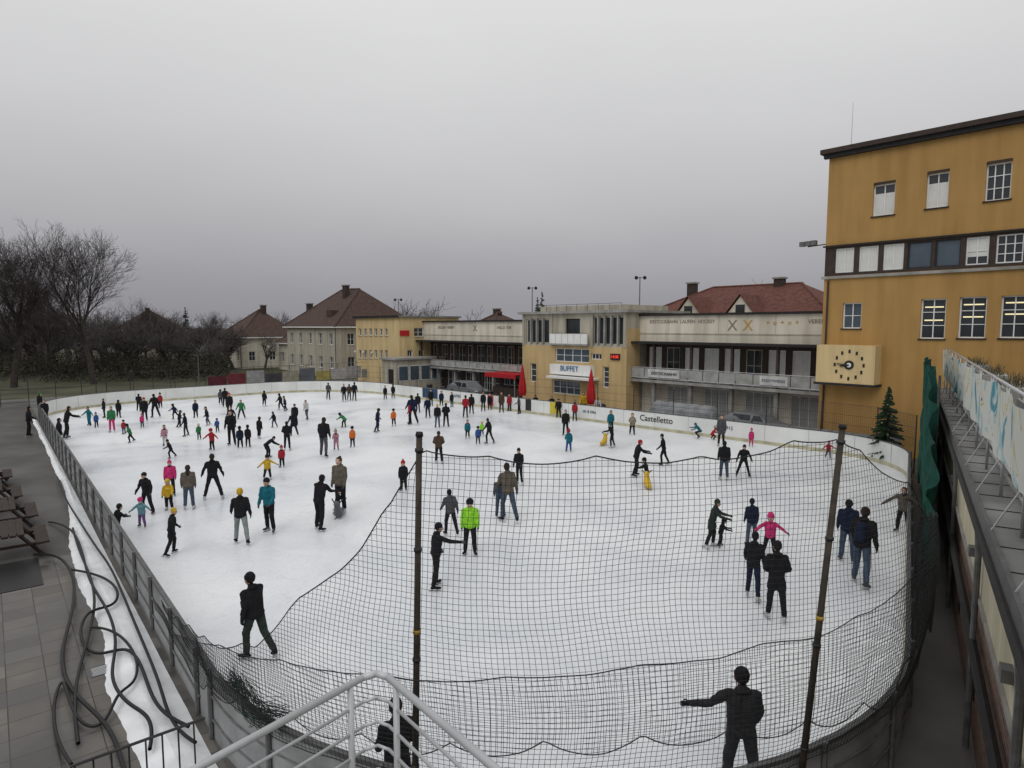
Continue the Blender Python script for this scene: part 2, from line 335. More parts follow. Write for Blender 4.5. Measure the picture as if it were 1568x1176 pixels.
def make_net(name,zlo,zhi,off,rad,seed,st=1,amp=1.0):
    o=Obj(name); nodes={}; H=4.0
    tops={}
    for i in range(0,nC,st):
        nr,dr=normal(i); s=i*STEP; zt=zhi(i,s); zb=zlo(i,s)
        if zt-zb<.1: continue
        jt=int((zt-.9)/STEP)+1; jb=int((zb-.9)/STEP)
        for j in range(jb,jt+1):
            z=.9+j*STEP
            z=min(max(z,zb),zt)
            vv=max(0,min(1,(z-1.0)/H))
            env=math.sin(math.pi*min(1,vv))*amp
            bulge=.35*env*(.5+.7*nnoise(s*.22,vv*1.5,seed))+.08*amp*nnoise(s*.8,vv*3,seed+4)
            sl=.22*nnoise(s*.30+3,vv*2,seed+9)*env+.015*nnoise(s*2,vv*8,seed+2)
            sg=-.22*env*(.5+nnoise(s*.3,vv,seed+20))+.012*nnoise(s*3,vv*10,seed+31)
            p=cols[i]+nr*(off+bulge)+dr*sl
            nodes[(i,j)]=Vector((p.x,p.y,z+sg))
        tops[i]=(jb,jt)
    for (i,j),p in nodes.items():
        if (i+st,j) in nodes and (nodes[(i+st,j)]-p).length<.35: o.tube("mesh",netmat,p,nodes[(i+st,j)],rad,n=3)
        if (i,j+1) in nodes: o.tube("mesh",netmat,p,nodes[(i,j+1)],rad,n=3)
    for w,ix in (("top_rope",1),("bottom_rope",0)):
        last=None
        for i in sorted(tops):
            p=nodes[(i,tops[i][ix])]
            if last is not None and (p-last).length<.5: o.tube(w,ropem,last,p,.008,n=4)
            last=p
    return o
net=make_net("safety_net",lambda i,s:1.12,lambda i,s:max(1.25,zprof(TOP,i)-scal(s,1.25,.09)),0,.0030,1.0)
net.finish()
net2=make_net("lower_safety_net",lambda i,s:max(1.1,zprof(LOW,i)-scal(s+.5,1.1,.2)+.1),lambda i,s:max(1.3,min(zprof(TOP,i),zprof(MID,i))-scal(s,1.5,.05)),.14,.0030,7.0,amp=.6)
net2.finish()
o=Obj("bundled_net")
gnet=M("green_net_cord",(.012,.03,.022),.85,.2,4,.3)
base=LF(.1,-2.2,1.2); e_end=base+Vector((1.3,-1.5,.25))
for k in range(60):
    p=base+Vector((random.gauss(0,.10),random.gauss(0,.10),random.gauss(0,.06))); q2=e_end+Vector((random.gauss(0,.12),random.gauss(0,.12),random.gauss(0,.1)))
    last=p; ph=random.uniform(0,6)
    for j in range(1,13):
        t=j/12; q=p.lerp(q2,t)+Vector((.05*math.sin(t*9+ph),.05*math.cos(t*8+ph),-.28*math.sin(math.pi*t)*(.6+.4*math.sin(ph))))
        o.tube("folds",gnet,last,q,.005,n=3); last=q
o.finish()
for (tx,ty,bx_) in ((642,668,624),(1290,656,1238)):
    rb=(bx_-CX)/F; i=min(range(nC),key=lambda i:abs(cols[i].x/cols[i].y-rb)); p=cols[i]; nr,_=normal(i); p=p+nr*.05
    Y=p.y; zt=HC+ (bearing(tx,ty).z/bearing(tx,ty).y)*Y; xt=bearing(tx,ty).x/bearing(tx,ty).y*Y
    o=Obj("net_pole"); o.tube("pole",rust,(p.x,p.y,0),(xt,Y,zt),.044,.036,n=12)
    o.tube("cap",dark,(xt,Y,zt),(xt+.003,Y,zt+.05),.048,.04,n=12)
    for t in (.25,.5,.75,.97):
        q=Vector((p.x,p.y,0)).lerp(Vector((xt,Y,zt)),t); o.tube("clamps",dsteel,q-Vector((0,0,.02)),q+Vector((0,0,.02)),.05,n=12)
    yl=M("yellow_tape",(.42,.28,.05),.6,.1,3,0); q=Vector((p.x,p.y,0)).lerp(Vector((xt,Y,zt)),.56); o.tube("tape",yl,q,q+Vector((0,0,.05)),.047,n=12)
    o.finish(True)
o=Obj("green_net_curtain",WT); pr=None
for k in range(0,120):
    t=17+k*.135; zt=2.4+ (5.3-2.4)*min(1,k/48)+.1*math.sin(k*.45); row=[]
    for j in range(14):
        v_=j/13; row.append((.62+.09*math.sin(k*.55+v_*2)+.14*nnoise(k*.11,v_*4,1)+.05*nnoise(k*.5,v_*2,6),t,.7+(zt-.7)*v_))
    if pr:
        for j in range(13): o.poly("cloth",grn,[pr[j],pr[j+1],row[j+1],row[j]])
    pr=row
for t in (22,27,33): o.tube("posts",dsteel,(.76,t,0),(.76,t,5.3),.035,raw=False)
o.finish(True)
# ------------------------------------------------------------------ right wing building
brick=bpy.data.materials.new("dark_brick"); brick.use_nodes=True; nt=brick.node_tree; N=nt.nodes; L=nt.links; b=N["Principled BSDF"]
tc=N.new("ShaderNodeNewGeometry"); dp=N.new("ShaderNodeVectorMath"); dp.operation='DOT_PRODUCT'; dp.inputs[1].default_value=(.53,.848,0); L.new(tc.outputs["Position"],dp.inputs[0])
sp=N.new("ShaderNodeSeparateXYZ"); L.new(tc.outputs["Position"],sp.inputs[0]); cb=N.new("ShaderNodeCombineXYZ"); L.new(dp.outputs["Value"],cb.inputs[0]); L.new(sp.outputs[2],cb.inputs[1])
bk=N.new("ShaderNodeTexBrick"); bk.inputs["Scale"].default_value=1; bk.inputs["Brick Width"].default_value=.26; bk.inputs["Row Height"].default_value=.085; bk.inputs["Mortar Size"].default_value=.009
bk.inputs["Color1"].default_value=(.22,.10,.055,1); bk.inputs["Color2"].default_value=(.10,.055,.04,1); bk.inputs["Mortar"].default_value=(.22,.20,.18,1); L.new(cb.outputs[0],bk.inputs["Vector"])
L.new(bk.outputs[0],b.inputs["Base Color"]); b.inputs["Roughness"].default_value=.8
bp=N.new("ShaderNodeBump"); bp.inputs["Distance"].default_value=.01; bp.invert=True; L.new(bk.outputs["Fac"],bp.inputs["Height"]); L.new(bp.outputs[0],b.inputs["Normal"])
roofg=M("bitumen_roof",(.17,.17,.165),.7,.3,1.2,.3)
paleren=stain(M("pale_yellow_render",(.60,.55,.40),.9,.07,.6,.1,bscale=25),.25)
o=Obj("wing_building",WT)
T1=35
o.box("brick_wall",brick,1.16,1.5,-3,T1,0,2.48); o.box("rendered_wall",paleren,1.12,1.5,-3,T1,2.485,3.62); o.box("plinth_course",concrete,1.08,1.5,-3,T1,2.40,2.483)
o.box("roof_slab",roofg,1.08,6,-3,T1,3.74,3.9); o.box("soffit",cream,1.05,6,-3,T1,3.625,3.735)
o.box("roof_edge",railm,1.02,1.075,-3,T1,3.70,3.95)
for k in range(-3,35): o.box("roof_seams",dark,1.09,6,k-.008,k+.008,3.902,3.912)
for k in range(-3,34,2): o.box("roof_gravel_stops",concrete,1.6,1.64,k,k+1.9,3.903,3.96)
o.tube("gutter",dark,(1.0,-3,3.66),(1.0,T1,3.66),.06,raw=False,n=10)
for t in (4.5,7.5,12,18,25,31):
    o.tube("downpipes",msteel,(1.02,t,3.62),(1.05,t,3.2),.045,raw=False); o.tube("downpipes",msteel,(1.05,t,3.2),(1.05,t,0),.045,raw=False)
    o.box("wall_lamps",msteel,1.0,1.118,t+.9,t+1.1,2.85,3.0)
o.tube("service_pipe",dark,(1.04,-3,1.75),(1.04,T1,1.75),.07,raw=False); o.tube("service_pipe",dark,(1.07,-3,1.45),(1.07,T1,1.45),.04,raw=False)
for k in range(14):
    t=1+k*2.4; o.tube("brackets",steel,(1.05,t,3.95),(1.34,t,4.55),.012,raw=False,n=6)
for k in range(8):
    t=5+k*3.7; o.box("brick_vents",dark,1.14,1.158,t,t+.5,.6,1.2)
o.finish()
ban=Obj("banner_railing",WT)
bm=bpy.data.materials.new("printed_banner"); bm.use_nodes=True; nt=bm.node_tree; N=nt.nodes; L=nt.links; b=N["Principled BSDF"]
tc=N.new("ShaderNodeTexCoord"); nz=N.new("ShaderNodeTexNoise"); nz.inputs["Scale"].default_value=1.1; nz.inputs["Detail"].default_value=1.5; nz.inputs["Distortion"].default_value=1.4; L.new(tc.outputs["Object"],nz.inputs["Vector"])
cr=N.new("ShaderNodeValToRGB"); cr.color_ramp.interpolation='CONSTANT'; e=cr.color_ramp.elements; e[0].position=0; e[0].color=(.05,.26,.32,1); e[1].position=.36; e[1].color=(.36,.50,.52,1)
for p,c in ((.42,(.60,.61,.56,1)),(.60,(.52,.42,.12,1)),(.63,(.60,.61,.56,1)),(.69,(.08,.07,.07,1)),(.72,(.55,.55,.53,1))): x=e.new(p); x.color=c
L.new(nz.outputs["Fac"],cr.inputs[0]); L.new(cr.outputs[0],b.inputs["Base Color"]); b.inputs["Roughness"].default_value=.6
pr=None
for k in range(0,170):
    t=1.2+k*.2; row=[(1.30+.03*math.sin(k*.5)+.05*v_*math.sin(k*.21+1),t,4.62+v_*1.08-.05*scal(t,2.4,1)) for v_ in (0,.25,.5,.75,1)]
    if pr:
        for j in range(4): ban.poly("banner_cloth",bm,[pr[j],pr[j+1],row[j+1],row[j]])
    pr=row
for k in range(15):
    t=1+k*2.4; ban.tube("posts",steel,(1.38,t,3.9),(1.38,t,5.75),.025,raw=False)
ban.tube("top_rail",steel,(1.38,0,5.75),(1.38,T1,5.75),.025,raw=False); ban.tube("lower_rail",steel,(1.38,0,4.5),(1.38,T1,4.5),.02,raw=False)
ban.finish(True)
o=Obj("roof_planter_boxes",WT)
soil=M("dead_plants",(.10,.085,.05),.95,.5,6,.5)
for t in (9,13,17.5,22,27):
    o.box("boxes",concrete,1.75,2.35,t,t+2.2,3.91,5.35)
    for k in range(90):
        p=WT(random.uniform(1.8,2.3),t+random.uniform(.1,2.1),5.33); o.tube("twigs",soil,p,p+Vector((random.uniform(-.12,.12),random.uniform(-.12,.12),random.uniform(.08,.32))),.012,.004,n=3)
o.finish()
# ------------------------------------------------------------------ tall ochre building
NT=36.6
o=Obj("tall_ochre_building",NU)
uc,_=onN(1262,430,NT); zr=onN(1268,237,NT)[1]
bl=lambda a,b2,**k:dict(blind=(a,b2),frame=white,**k)
ops=[rN(1338,284,1369,328,NT,bl(0.0,.72,c=2,r=1)),rN(1420,267,1451,316,NT,bl(0,.72,c=2,r=1)),rN(1511,252,1547,304,NT,dict(c=3,r=3)),
     rN(1291,464,1318,503,NT,dict(c=2,r=2,glass=glassb)),rN(1411,458,1446,519,NT,dict(c=2,r=3,lit=(.78,.45))),rN(1470,455,1508,518,NT,dict(c=2,r=3,lit=(.8,.5))),rN(1534,453,1572,518,NT,dict(c=2,r=3,lit=(.82,.55)))]
ops+= [(2.2,3.3,ops[4][2],ops[4][3],dict(c=2,r=3)),(3.0,4.1,12.6,14.1,dict(c=3,r=3)),(.6,1.6,12.6,14.1,dict(c=3,r=3))]
zb0=9.45; zb1=11.0
band=[]
for (a,b2,kind) in ((1279,1307,0),(1315,1344,0),(1352,1383,0),(1389,1426,1),(1431,1470,1),(1478,1513,2),(1524,1566,3)):
    q=rN(a,400,b2,400,NT)
    opt=[bl(0,.95,c=2,r=1),dict(c=1,r=1,glass=glassb,frame=dsteel),bl(.3,1,c=2,r=2),dict(c=3,r=3)][kind]
    band.append((q[0],q[1],9.6,10.9,opt))
band.append((1.5,3.0,9.6,10.9,dict(c=3,r=3)))
facade(o,'n',NT,-8,uc,0,zb0,[q for q in ops if q[3]<zb0],orange,sill=dark)
facade(o,'n',NT+.02,-8,uc,zb0,zb1,band,darkb,part="window_band",depth=.12)
facade(o,'n',NT,-8,uc,zb1,zr,[q for q in ops if q[2]>zb1],orange,sill=dark)
for q in ops[:3]: o.box("red_lintels",darkb,NT-.02,NT-.002,q[0],q[1],q[3]+.0,q[3]+.12)
o.box("band_ledge",concrete,NT-.12,NT-.004,-8,uc+.12,zb0-.16,zb0-.02); o.box("band_ledge",dark,NT-.10,NT-.004,-8,uc+.1,zb1+.005,zb1+.09)
shell(o,NT,NT+14,-8,uc,0,zr,orange)
o.poly("roof",roofg,[(NT-.3,-8,zr+.24),(NT+14.3,-8,zr+.24),(NT+14.3,uc+.3,zr+.24),(NT-.3,uc+.3,zr+.24)])
o.box("cornice",darkb,NT-.38,NT+14.3,-8,uc+.35,zr-.02,zr+.22); o.box("cornice_trim",dark,NT-.25,NT-.004,-8,uc+.2,zr-.25,zr-.025)
o.tube("lightning_rod",steel,(NT+.5,uc-.9,zr+.2),(NT+.5,uc-.9,zr+2.6),.02,.01,raw=False)
q=rN(1251,528,1338,590,NT-.9)
o.box("clock_bay",yellowp,NT-.9,NT-.003,q[0],q[1],q[2],q[3]); o.box("clock_bay_frame",dark,NT-.95,NT-.0035,q[0]-.08,q[1]+.08,q[2]-.12,q[2]-.003)
cu,czz=onN(1300,559,NT-.9)
for k in range(12):
    t=k*math.pi/6; r=.72
    o.box("clock_numerals",blackt,NT-.925,NT-.903,cu-math.sin(t)*r-.05,cu-math.sin(t)*r+.05,czz+math.cos(t)*r-.09,czz+math.cos(t)*r+.09)
def disc(part,mat,n,u,z,r,n2):
    pts=[(n,u+math.cos(2*math.pi*k/28)*r,z+math.sin(2*math.pi*k/28)*r) for k in range(28)]; o.poly(part,mat,pts)
    for k in range(28):
        j=(k+1)%28; a=pts[k]; b_=pts[j]; o.poly(part,mat,[a,b_,(n2,b_[1],b_[2]),(n2,a[1],a[2])])
disc("clock_hub",blackt,NT-.94,cu,czz,.24,NT-.902)
disc("clock_centre",white,NT-.945,cu,czz,.12,NT-.94)
o.tube("clock_hands",blackt,(NT-.96,cu,czz),(NT-.96,cu+.42,czz-.06),.045,raw=False,n=6); o.tube("clock_hands",blackt,(NT-.975,cu,czz),(NT-.975,cu+.6,czz+.05),.03,raw=False,n=6)
o.tube("floodlight_bracket",dsteel,(NT,uc,11.2),(NT-.4,uc+.8,11.1),.03,raw=False)
for k in range(3): o.box("floodlights",msteel,NT-.6+.1*k,NT-.35+.1*k,uc+.3+.35*k,uc+.58+.35*k,11.15,11.4)
o.tube("wall_downpipe",darkb,(NT-.08,uc-.25,0),(NT-.08,uc-.25,9.2),.05,raw=False)
o.finish()
# ------------------------------------------------------------------ halls
greyp=M("roller_shutter",(.38,.38,.37),.6,.15,1,.1)
lt=M("faded_lettering",(.24,.21,.17),.8,.2,3,0); lo_=M("orange_lettering",(.50,.30,.08),.8,.2,3,0)
def hall(name,N0,u0,u1,zt,zw,zra,zrb,panels,text=None):
    o=Obj(name,NU)
    facade(o,'n',N0,u0,u1,zw,zt,[],cream,part="upper_wall")
    o.box("roof_edge",concrete,N0-.15,N0+9,u0,u1,zt+.003,zt+.12); o.box("roof_edge_trim",dark,N0-.19,N0-.153,u0,u1,zt-.02,zt+.14)
    o.box("cornice_line",greycream,N0-.04,N0-.003,u0,u1,zw+.55,zw+.63)
    for k in range(int((u1-u0)/4)): o.box("wall_joints",greycream,N0-.012,N0-.003,u0+2+k*4,u0+2.04+k*4,zw+.64,zt-.03)
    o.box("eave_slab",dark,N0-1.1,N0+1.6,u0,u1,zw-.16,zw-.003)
    L_=u1-u0; k=int(L_/1.55); ops=[]
    for i in range(k):
        a=u0+.2+i*L_/k; ops.append((a,a+L_/k*.72,zra+.17,zw-.45,dict(blind=(0,1),c=2,r=1,frame=white) if panels and i%4!=3 else dict(c=2,r=2,frame=greycream)))
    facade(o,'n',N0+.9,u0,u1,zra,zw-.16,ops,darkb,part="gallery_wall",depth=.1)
    o.box("gallery_slab",concrete,N0-1.1,N0+1.4,u0,u1,zra-.2,zra)
    for i in range(int(L_/3.1)+1):
        u=u0+.1+i*3.1; 
        if u+.2>u1: break
        o.box("gallery_columns",darkb,N0-.75,N0-.55,u,u+.16,zra,zw-.163); o.box("ground_columns",concrete,N0-.7,N0-.4,u,u+.25,0,zra-.2)
    for z in (zrb,zra+.12): o.tube("balustrade",steel,(N0-1.08,u0,z),(N0-1.08,u1,z),.025,raw=False,n=6)
    nb=int(L_/1.2)
    for i in range(nb+1): u=u0+.02+i*(L_-.04)/nb; o.tube("balustrade",steel,(N0-1.08,u,zra),(N0-1.08,u,zrb),.02,raw=False,n=6)
    mesh_=M("balustrade_panel",(.34,.34,.32),.7,.25,2,.1)
    for i in range(nb):
        a=u0+.06+i*(L_-.04)/nb; b_=a+L_/nb-.1; o.box("balustrade_panels",mesh_,N0-1.07,N0-1.055,a,b_,zra+.14,zrb-.06)
    gops=[]
    for i in range(int(L_/3.1)):
        a=u0+.55+i*3.1; gops.append((a,min(a+2.3,u1-.1),.05,zra-.45,dict(c=4,r=1,glass=greyp,frame=white) if panels else dict(c=3,r=2)))
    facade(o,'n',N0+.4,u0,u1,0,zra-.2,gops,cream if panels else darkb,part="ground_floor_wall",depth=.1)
    shell(o,N0,N0+9,u0,u1,0,zt,cream)
    o.poly("roof",roofg,[(N0,u0,zt+.125),(N0+9,u0,zt+.125),(N0+9,u1,zt+.125),(N0,u1,zt+.125)])
    o.poly("walls",cream,[(N0+1.4,u0,0),(N0+9,u0,0),(N0+9,u0,zt),(N0+1.4,u0,zt)])
    if text:
        for t,u,z,s,mt in text: o.textN(t,N0-.02,u,z,s,mt)
    return o
h=hall("right_skating_hall",39.9,9,29.6,7.5,5.6,2.8,3.7,True,[("EISSTOCKBAHN  LAUFEN  HOCKEY",26,7.05,.34,lt),("X",22.0,6.75,1.0,lt),("X",20.9,6.75,1.0,lo_),("+  o  +  o  +",18.6,6.95,.42,lo_),("VEREIN 1912",16,7.0,.36,lt)])
hb=M("hall_banner",(.55,.55,.53),.7,.2,3,0)
h.box("banners",hb,38.76,38.78,25.3,28,3.0,3.6); h.textN("EISSTOCKBAHN",38.74,26.6,3.3,.3,blackt)
h.box("banners",hb,38.76,38.78,17.6,19.4,3.0,3.6); h.textN("STADTWERKE",38.74,18.5,3.3,.24,greyt)
h.finish()
h=hall("left_skating_hall",41.0,41.0,61.5,7.2,5.2,2.4,3.15,False,[("EISLAUF  VEREIN",56,6.6,.4,lt),("X",51,6.5,.9,lt),("HALLE 1928",46.5,6.6,.4,lt)])
h.finish()
# ------------------------------------------------------------------ pavilion
NP=38.3
o=Obj("buffet_pavilion",NU); U0,U1=29.6,41.0; ZT=7.75
blu=dict(c=4,r=2,frame=white,glass=glassb)
ops=[rN(805,488,841,527,NP,dict(c=4,r=1,frame=greycream,w=.14)),rN(907,484,957,530,NP,dict(c=5,r=1,frame=greycream,w=.14)),
     rN(866,488,888,511,NP,dict(c=1,r=1,frame=darkb)),rN(850,533,902,556,NP,blu),
     rN(846,581,888,606,NP,blu),rN(812,556,821,585,NP,dict(c=1,r=3,frame=white)),rN(905,541,921,551,NP,dict(c=3,r=1,frame=white)),
     rN(923,561,932,594,NP,dict(c=1,r=4,frame=white)),rN(936,542,949,551,NP,dict(c=1,r=1,frame=dark))]
zsplit=onN(930,532,NP)[1]
facade(o,'n',NP,U0,U1,0,zsplit,[q for q in ops if q[3]<zsplit+.1],ochre2)
facade(o,'n',NP,U0,U1,zsplit,ZT,[q for q in ops if q[3]>zsplit+.1],greycream,part="upper_wall")
for q in ops[:2]:
    nf=4 if q is ops[0] else 5
    for k in range(1,nf):
        u=q[0]+(q[1]-q[0])*k/nf; o.box("window_fins",concrete,NP-.12,NP+.10,u-.06,u+.06,q[2],q[3])
o.poly("walls",ochre2,[(NP,U0,0),(NP+8,U0,0),(NP+8,U0,ZT-1.2),(NP,U0,ZT-1.2)]); o.poly("upper_wall",greycream,[(NP,U0,ZT-1.2),(NP+8,U0,ZT-1.2),(NP+8,U0,ZT),(NP,U0,ZT)])
shell(o,NP,NP+8,U0,U1,0,ZT,cream)
o.box("cornice",concrete,NP-.35,NP+8,U0-.3,U1+.3,ZT+.003,ZT+.2); o.box("attic",greycream,NP+1,NP+7,U0+1.2,U1-1.2,ZT+.2,ZT+.65)
for k in range(9): o.tube("roof_rail",dsteel,(NP+.6,U0+1+k*1.15,ZT+.2),(NP+.6,U0+1+k*1.15,ZT+.75),.016,raw=False)
o.tube("roof_rail",dsteel,(NP+.6,U0+1,ZT+.75),(NP+.6,U0+10.2,ZT+.75),.016,raw=False)
q=rN(846,511,903,527,NP); o.box("balcony_front",white,NP-.35,NP-.25,q[0],q[1],q[2],q[3]); o.box("balcony_floor",concrete,NP-.35,NP-.003,q[0],q[1],q[2]-.12,q[2]-.003)
for k in range(1,6):
    u=q[0]+(q[1]-q[0])*k/6; o.box("balcony_joints",greycream,NP-.36,NP-.352,u-.02,u+.02,q[2],q[3])
q=rN(842,557,904,577,NP-.5); o.box("sign_panel",white,NP-.52,NP-.003,q[0],q[1],q[2],q[3]); o.textN("BUFFET",NP-.56,(q[0]+q[1])/2,(q[2]+q[3])/2+.1,.6,M("blue_lettering",(.05,.15,.3),.6,.1,3,0))
q=rN(840,577,906,580,NP-.9); o.box("awning",white,NP-1.2,NP-.003,q[0],q[1],q[2]-.05,q[3])
q=rN(938,544,947,549,NP-.02)
o.box("display_case",dark,NP-.12,NP-.003,q[0]-.15,q[1]+.15,q[2]-.12,q[3]+.12); o.textN("14:08",NP-.14,(q[0]+q[1])/2,(q[2]+q[3])/2,.34,emis("led_display",(1,.05,.03),.9))
for u in (U0+.05,U1-.3,U0+3.3,U0+7.7): o.box("pilasters",greycream,NP-.07,NP-.003,u,u+.25,zsplit,ZT)
o.finish()
# ------------------------------------------------------------------ yellow building
NY=37.8; UY=60.3
o=Obj("yellow_changing_building",NU); ops=[]
u1=onN(545,500,NY)[0]
for x0 in (549,557,565,573,581,589): 
    ops.append(rN(x0,503,x0+5,514,NY,dict(c=2,r=1))); ops.append(rN(x0,536,x0+5,549,NY,dict(c=2,r=1)))
facade(o,'n',NY,UY,u1,0,7.7,ops,yellowp,sill=concrete)
ops=[rU(634,502,662,515,UY,dict(c=4,r=2)),rU(624,536,632,546,UY,dict(c=2,r=1)),rU(641,536,649,546,UY,dict(c=2,r=1)),rU(662,536,669,546,UY,dict(c=2,r=1))]
facade(o,'u',UY,NY,46,0,7.7,ops,yellowp,sill=concrete)
shell(o,NY,46,UY,u1,0,7.7,yellowp); o.box("roof",roofg,NY-.25,46.2,UY-.25,u1+.25,7.703,7.9); o.box("roof_edge",dark,NY-.3,NY-.253,UY-.3,u1+.3,7.68,7.93)
q=rU(612,506,626,514,UY); o.box("red_sign",red,q[0],q[1],UY-.12,UY-.003,q[2],q[3])
o.box("annex_walls",greycream,35.6,43,57.6,UY-.004,0,3.2); o.box("annex_roof",concrete,35.3,43.2,57.3,UY-.004,3.203,3.4)
for k in range(5): o.box("annex_windows",glassb,36+k*1.4,37.1+k*1.4,57.56,57.574,1.0,2.5); o.box("annex_window_frames",white,35.95+k*1.4,37.15+k*1.4,57.575,57.597,.93,2.57)
o.box("annex_door",dark,35.57,35.597,58,59,0,2.2)
for u in (66,68,70): o.box("annex_lamps",white,NY-.2,NY-.004,u,u+.2,3.6,3.8)
o.finish()
# ------------------------------------------------------------------ houses
def house(name,n0,n1,u0,u1,ze,zr,wall,roof,rows,chim=(),nw=4,inset=None):
    o=Obj(name,NU); ops=[]
    for zb in rows:
        for k in range(nw):
            u=u0+(u1-u0)*(k+.5)/nw; ops.append((u-.5,u+.5,zb,zb+1.5,dict(c=2,r=2)))
    facade(o,'n',n0,u0,u1,0,ze,ops,wall,sill=white); ops=[]
    k2=max(2,int((n1-n0)/3.2))
    for zb in rows:
        for k in range(k2):
            u=n0+(n1-n0)*(k+.5)/k2; ops.append((u-.5,u+.5,zb,zb+1.5,dict(c=2,r=2)))
    facade(o,'u',u0,n0,n1,0,ze,ops,wall,sill=white)
    shell(o,n0,n1,u0,u1,0,ze,wall); hip(o,n0,n1,u0,u1,ze,zr,roof,inset)
    o.tube("downpipe",msteel,(n0-.06,u0+.2,0),(n0-.06,u0+.2,ze-.2),.06,raw=False)
    for (n,u,z) in chim:
        o.box("chimneys",darkb,n,n+.7,u,u+.8,z-2.4,z-.2); o.box("chimney_caps",concrete,n-.1,n+.8,u-.1,u+.9,z-.197,z-.05)
    return o
o=house("cream_villa",38.5,51,76.5,92,6.7,12.0,greycream,tile2,(1.2,4.3),((43,82.5,12.6),(46,86,12.4),(41,90,10.2)),5,5.5); 
o.box("dormer",tile2,39.6,41,80,81.4,8.0,8.9); o.finish()
o=house("small_gabled_house",36,46,104,114,5.0,9.6,cream,tile2,(1.2,),((41,108,10.4),(42,110.5,10.4)),3); o.finish()
o=house("garden_house",40,47,93,99,4.2,7.0,cream,tile2,(1.2,),((44,97,7.8),),2); o.finish()
o=house("red_roofed_villa",50,62,19.5,38,7.2,10.45,cream,tile,(1.2,4.3),((55.5,26,11.1),(55.5,34.8,11.1)),5,5.5)
for u in (25.3,30.2):
    o.poly("dormer_gables",cream,[(49.4,u,7.6),(49.4,u+2.6,7.6),(49.4,u+1.3,9.2)]); o.poly("dormer_roofs",tile,[(49.2,u-.2,7.5),(49.2,u+1.3,9.35),(53,u+1.3,9.35),(52,u-.2,7.6)]); o.poly("dormer_roofs",tile,[(49.2,u+2.8,7.5),(49.2,u+1.3,9.35),(53,u+1.3,9.35),(52,u+2.8,7.6)])
    o.box("dormer_windows",glass,49.36,49.395,u+.9,u+1.7,7.65,8.5)
o.finish()
for nm,(n0,n1,u0,u1,ze,zr) in (("distant_house",(52,60,61,68,6.0,8.6)),("distant_house",(56,66,6,14,8,11.0)),("distant_house",(28,38,142,154,6,10))):
    o=house(nm,n0,n1,u0,u1,ze,zr,greycream,tile2,(1.2,),((n0+4,u0+4,zr+.6),),3); o.finish()
o=Obj("banner_fence",NU)
cols_=[(.10,.02,.03),(.16,.03,.04),(.3,.3,.3),(.06,.06,.07),(.30,.28,.22),(.12,.13,.15),(.35,.30,.10),(.4,.4,.4),(.32,.32,.33),(.25,.26,.28)]
for k,c in enumerate(cols_):
    o.box("banners",M("fence_banner_%d"%k,c,.7,.25,2,.05),20+k*1.9,21.8+k*1.9,67.5,67.53,.7,1.7+.2*(k%3))
for k in range(22): o.tube("posts",dsteel,(-2+k*1.9,67.6,0),(-2+k*1.9,67.6,2.5),.03,raw=False)
for z in (.3,1.4,2.5): o.tube("rails",dsteel,(-2,67.6,z),(38,67.6,z),.015,raw=False,n=5)
o.finish()
o=Obj("park_fence",LF)
for k in range(30): o.tube("posts",dsteel,(-4-k*1.5,46,0),(-4-k*1.5,46,1.3),.03,raw=False)
for z in (.3,.8,1.3): o.tube("rails",dsteel,(-4,46,z),(-48,46,z),.02,raw=False,n=5)
o.finish()
for (px,py,dist) in ((610,458,72),(815,440,62),(980,424,52),(303,544,66)):
    d=bearing(px,py); X=d.x/d.y*dist; z=HC+d.z/d.y*dist
    o=Obj("floodlight_mast"); o.tube("mast",msteel,(X,dist,0),(X,dist,z),.07,.04)
    o.tube("crossbar",msteel,(X-.4,dist,z-.05),(X+.4,dist,z-.05),.025)
    for k in (-.34,.34): o.tube("lamps",dsteel,(X+k,dist-.05,z+.0),(X+k,dist-.26,z-.1),.10,.15,n=10)
    o.finish()
for px,N0 in ((800,36.6),(905,36.2)):
    u,_=onN(px,600,N0); p=NU(N0,u,0)
    o=Obj("closed_parasol"); o.tube("pole",steel,p,p+Vector((0,0,3.6)),.03)
    prof=[(.9,.24),(1.2,.30),(1.7,.28),(2.5,.18),(3.2,.09),(3.5,.03)]
    v,f,_=o.acc("folded_canopy",red); nn=16
    for z,r in prof:
        for k in range(nn):
            t=2*math.pi*k/nn; rr_=r*(1+.22*(k%2)); v.append(p+Vector((math.cos(t)*rr_,math.sin(t)*rr_,z)))
    for a in range(len(prof)-1):
        for k in range(nn): j=(k+1)%nn; f.append((a*nn+k,a*nn+j,(a+1)*nn+j,(a+1)*nn+k))
    o.tube("base",concrete,p,p+Vector((0,0,.12)),.35,n=14)
    o.finish()
o=Obj("red_canopy_kiosk",NU)
a,_=onN(795,590,38.6); b_,_=onN(752,590,38.6)
o.box("counter",darkb,38.8,40.2,a,b_,0,1.1); o.box("canopy",red,38.0,40.4,a-.2,b_+.2,2.35,2.42); o.box("canopy_valance",red,37.96,37.998,a-.2,b_+.2,2.05,2.44)
for u in (a,b_-.1): o.tube("posts",steel,(38.1,u+.05,0),(38.1,u+.05,2.35),.03,raw=False)
o.finish()
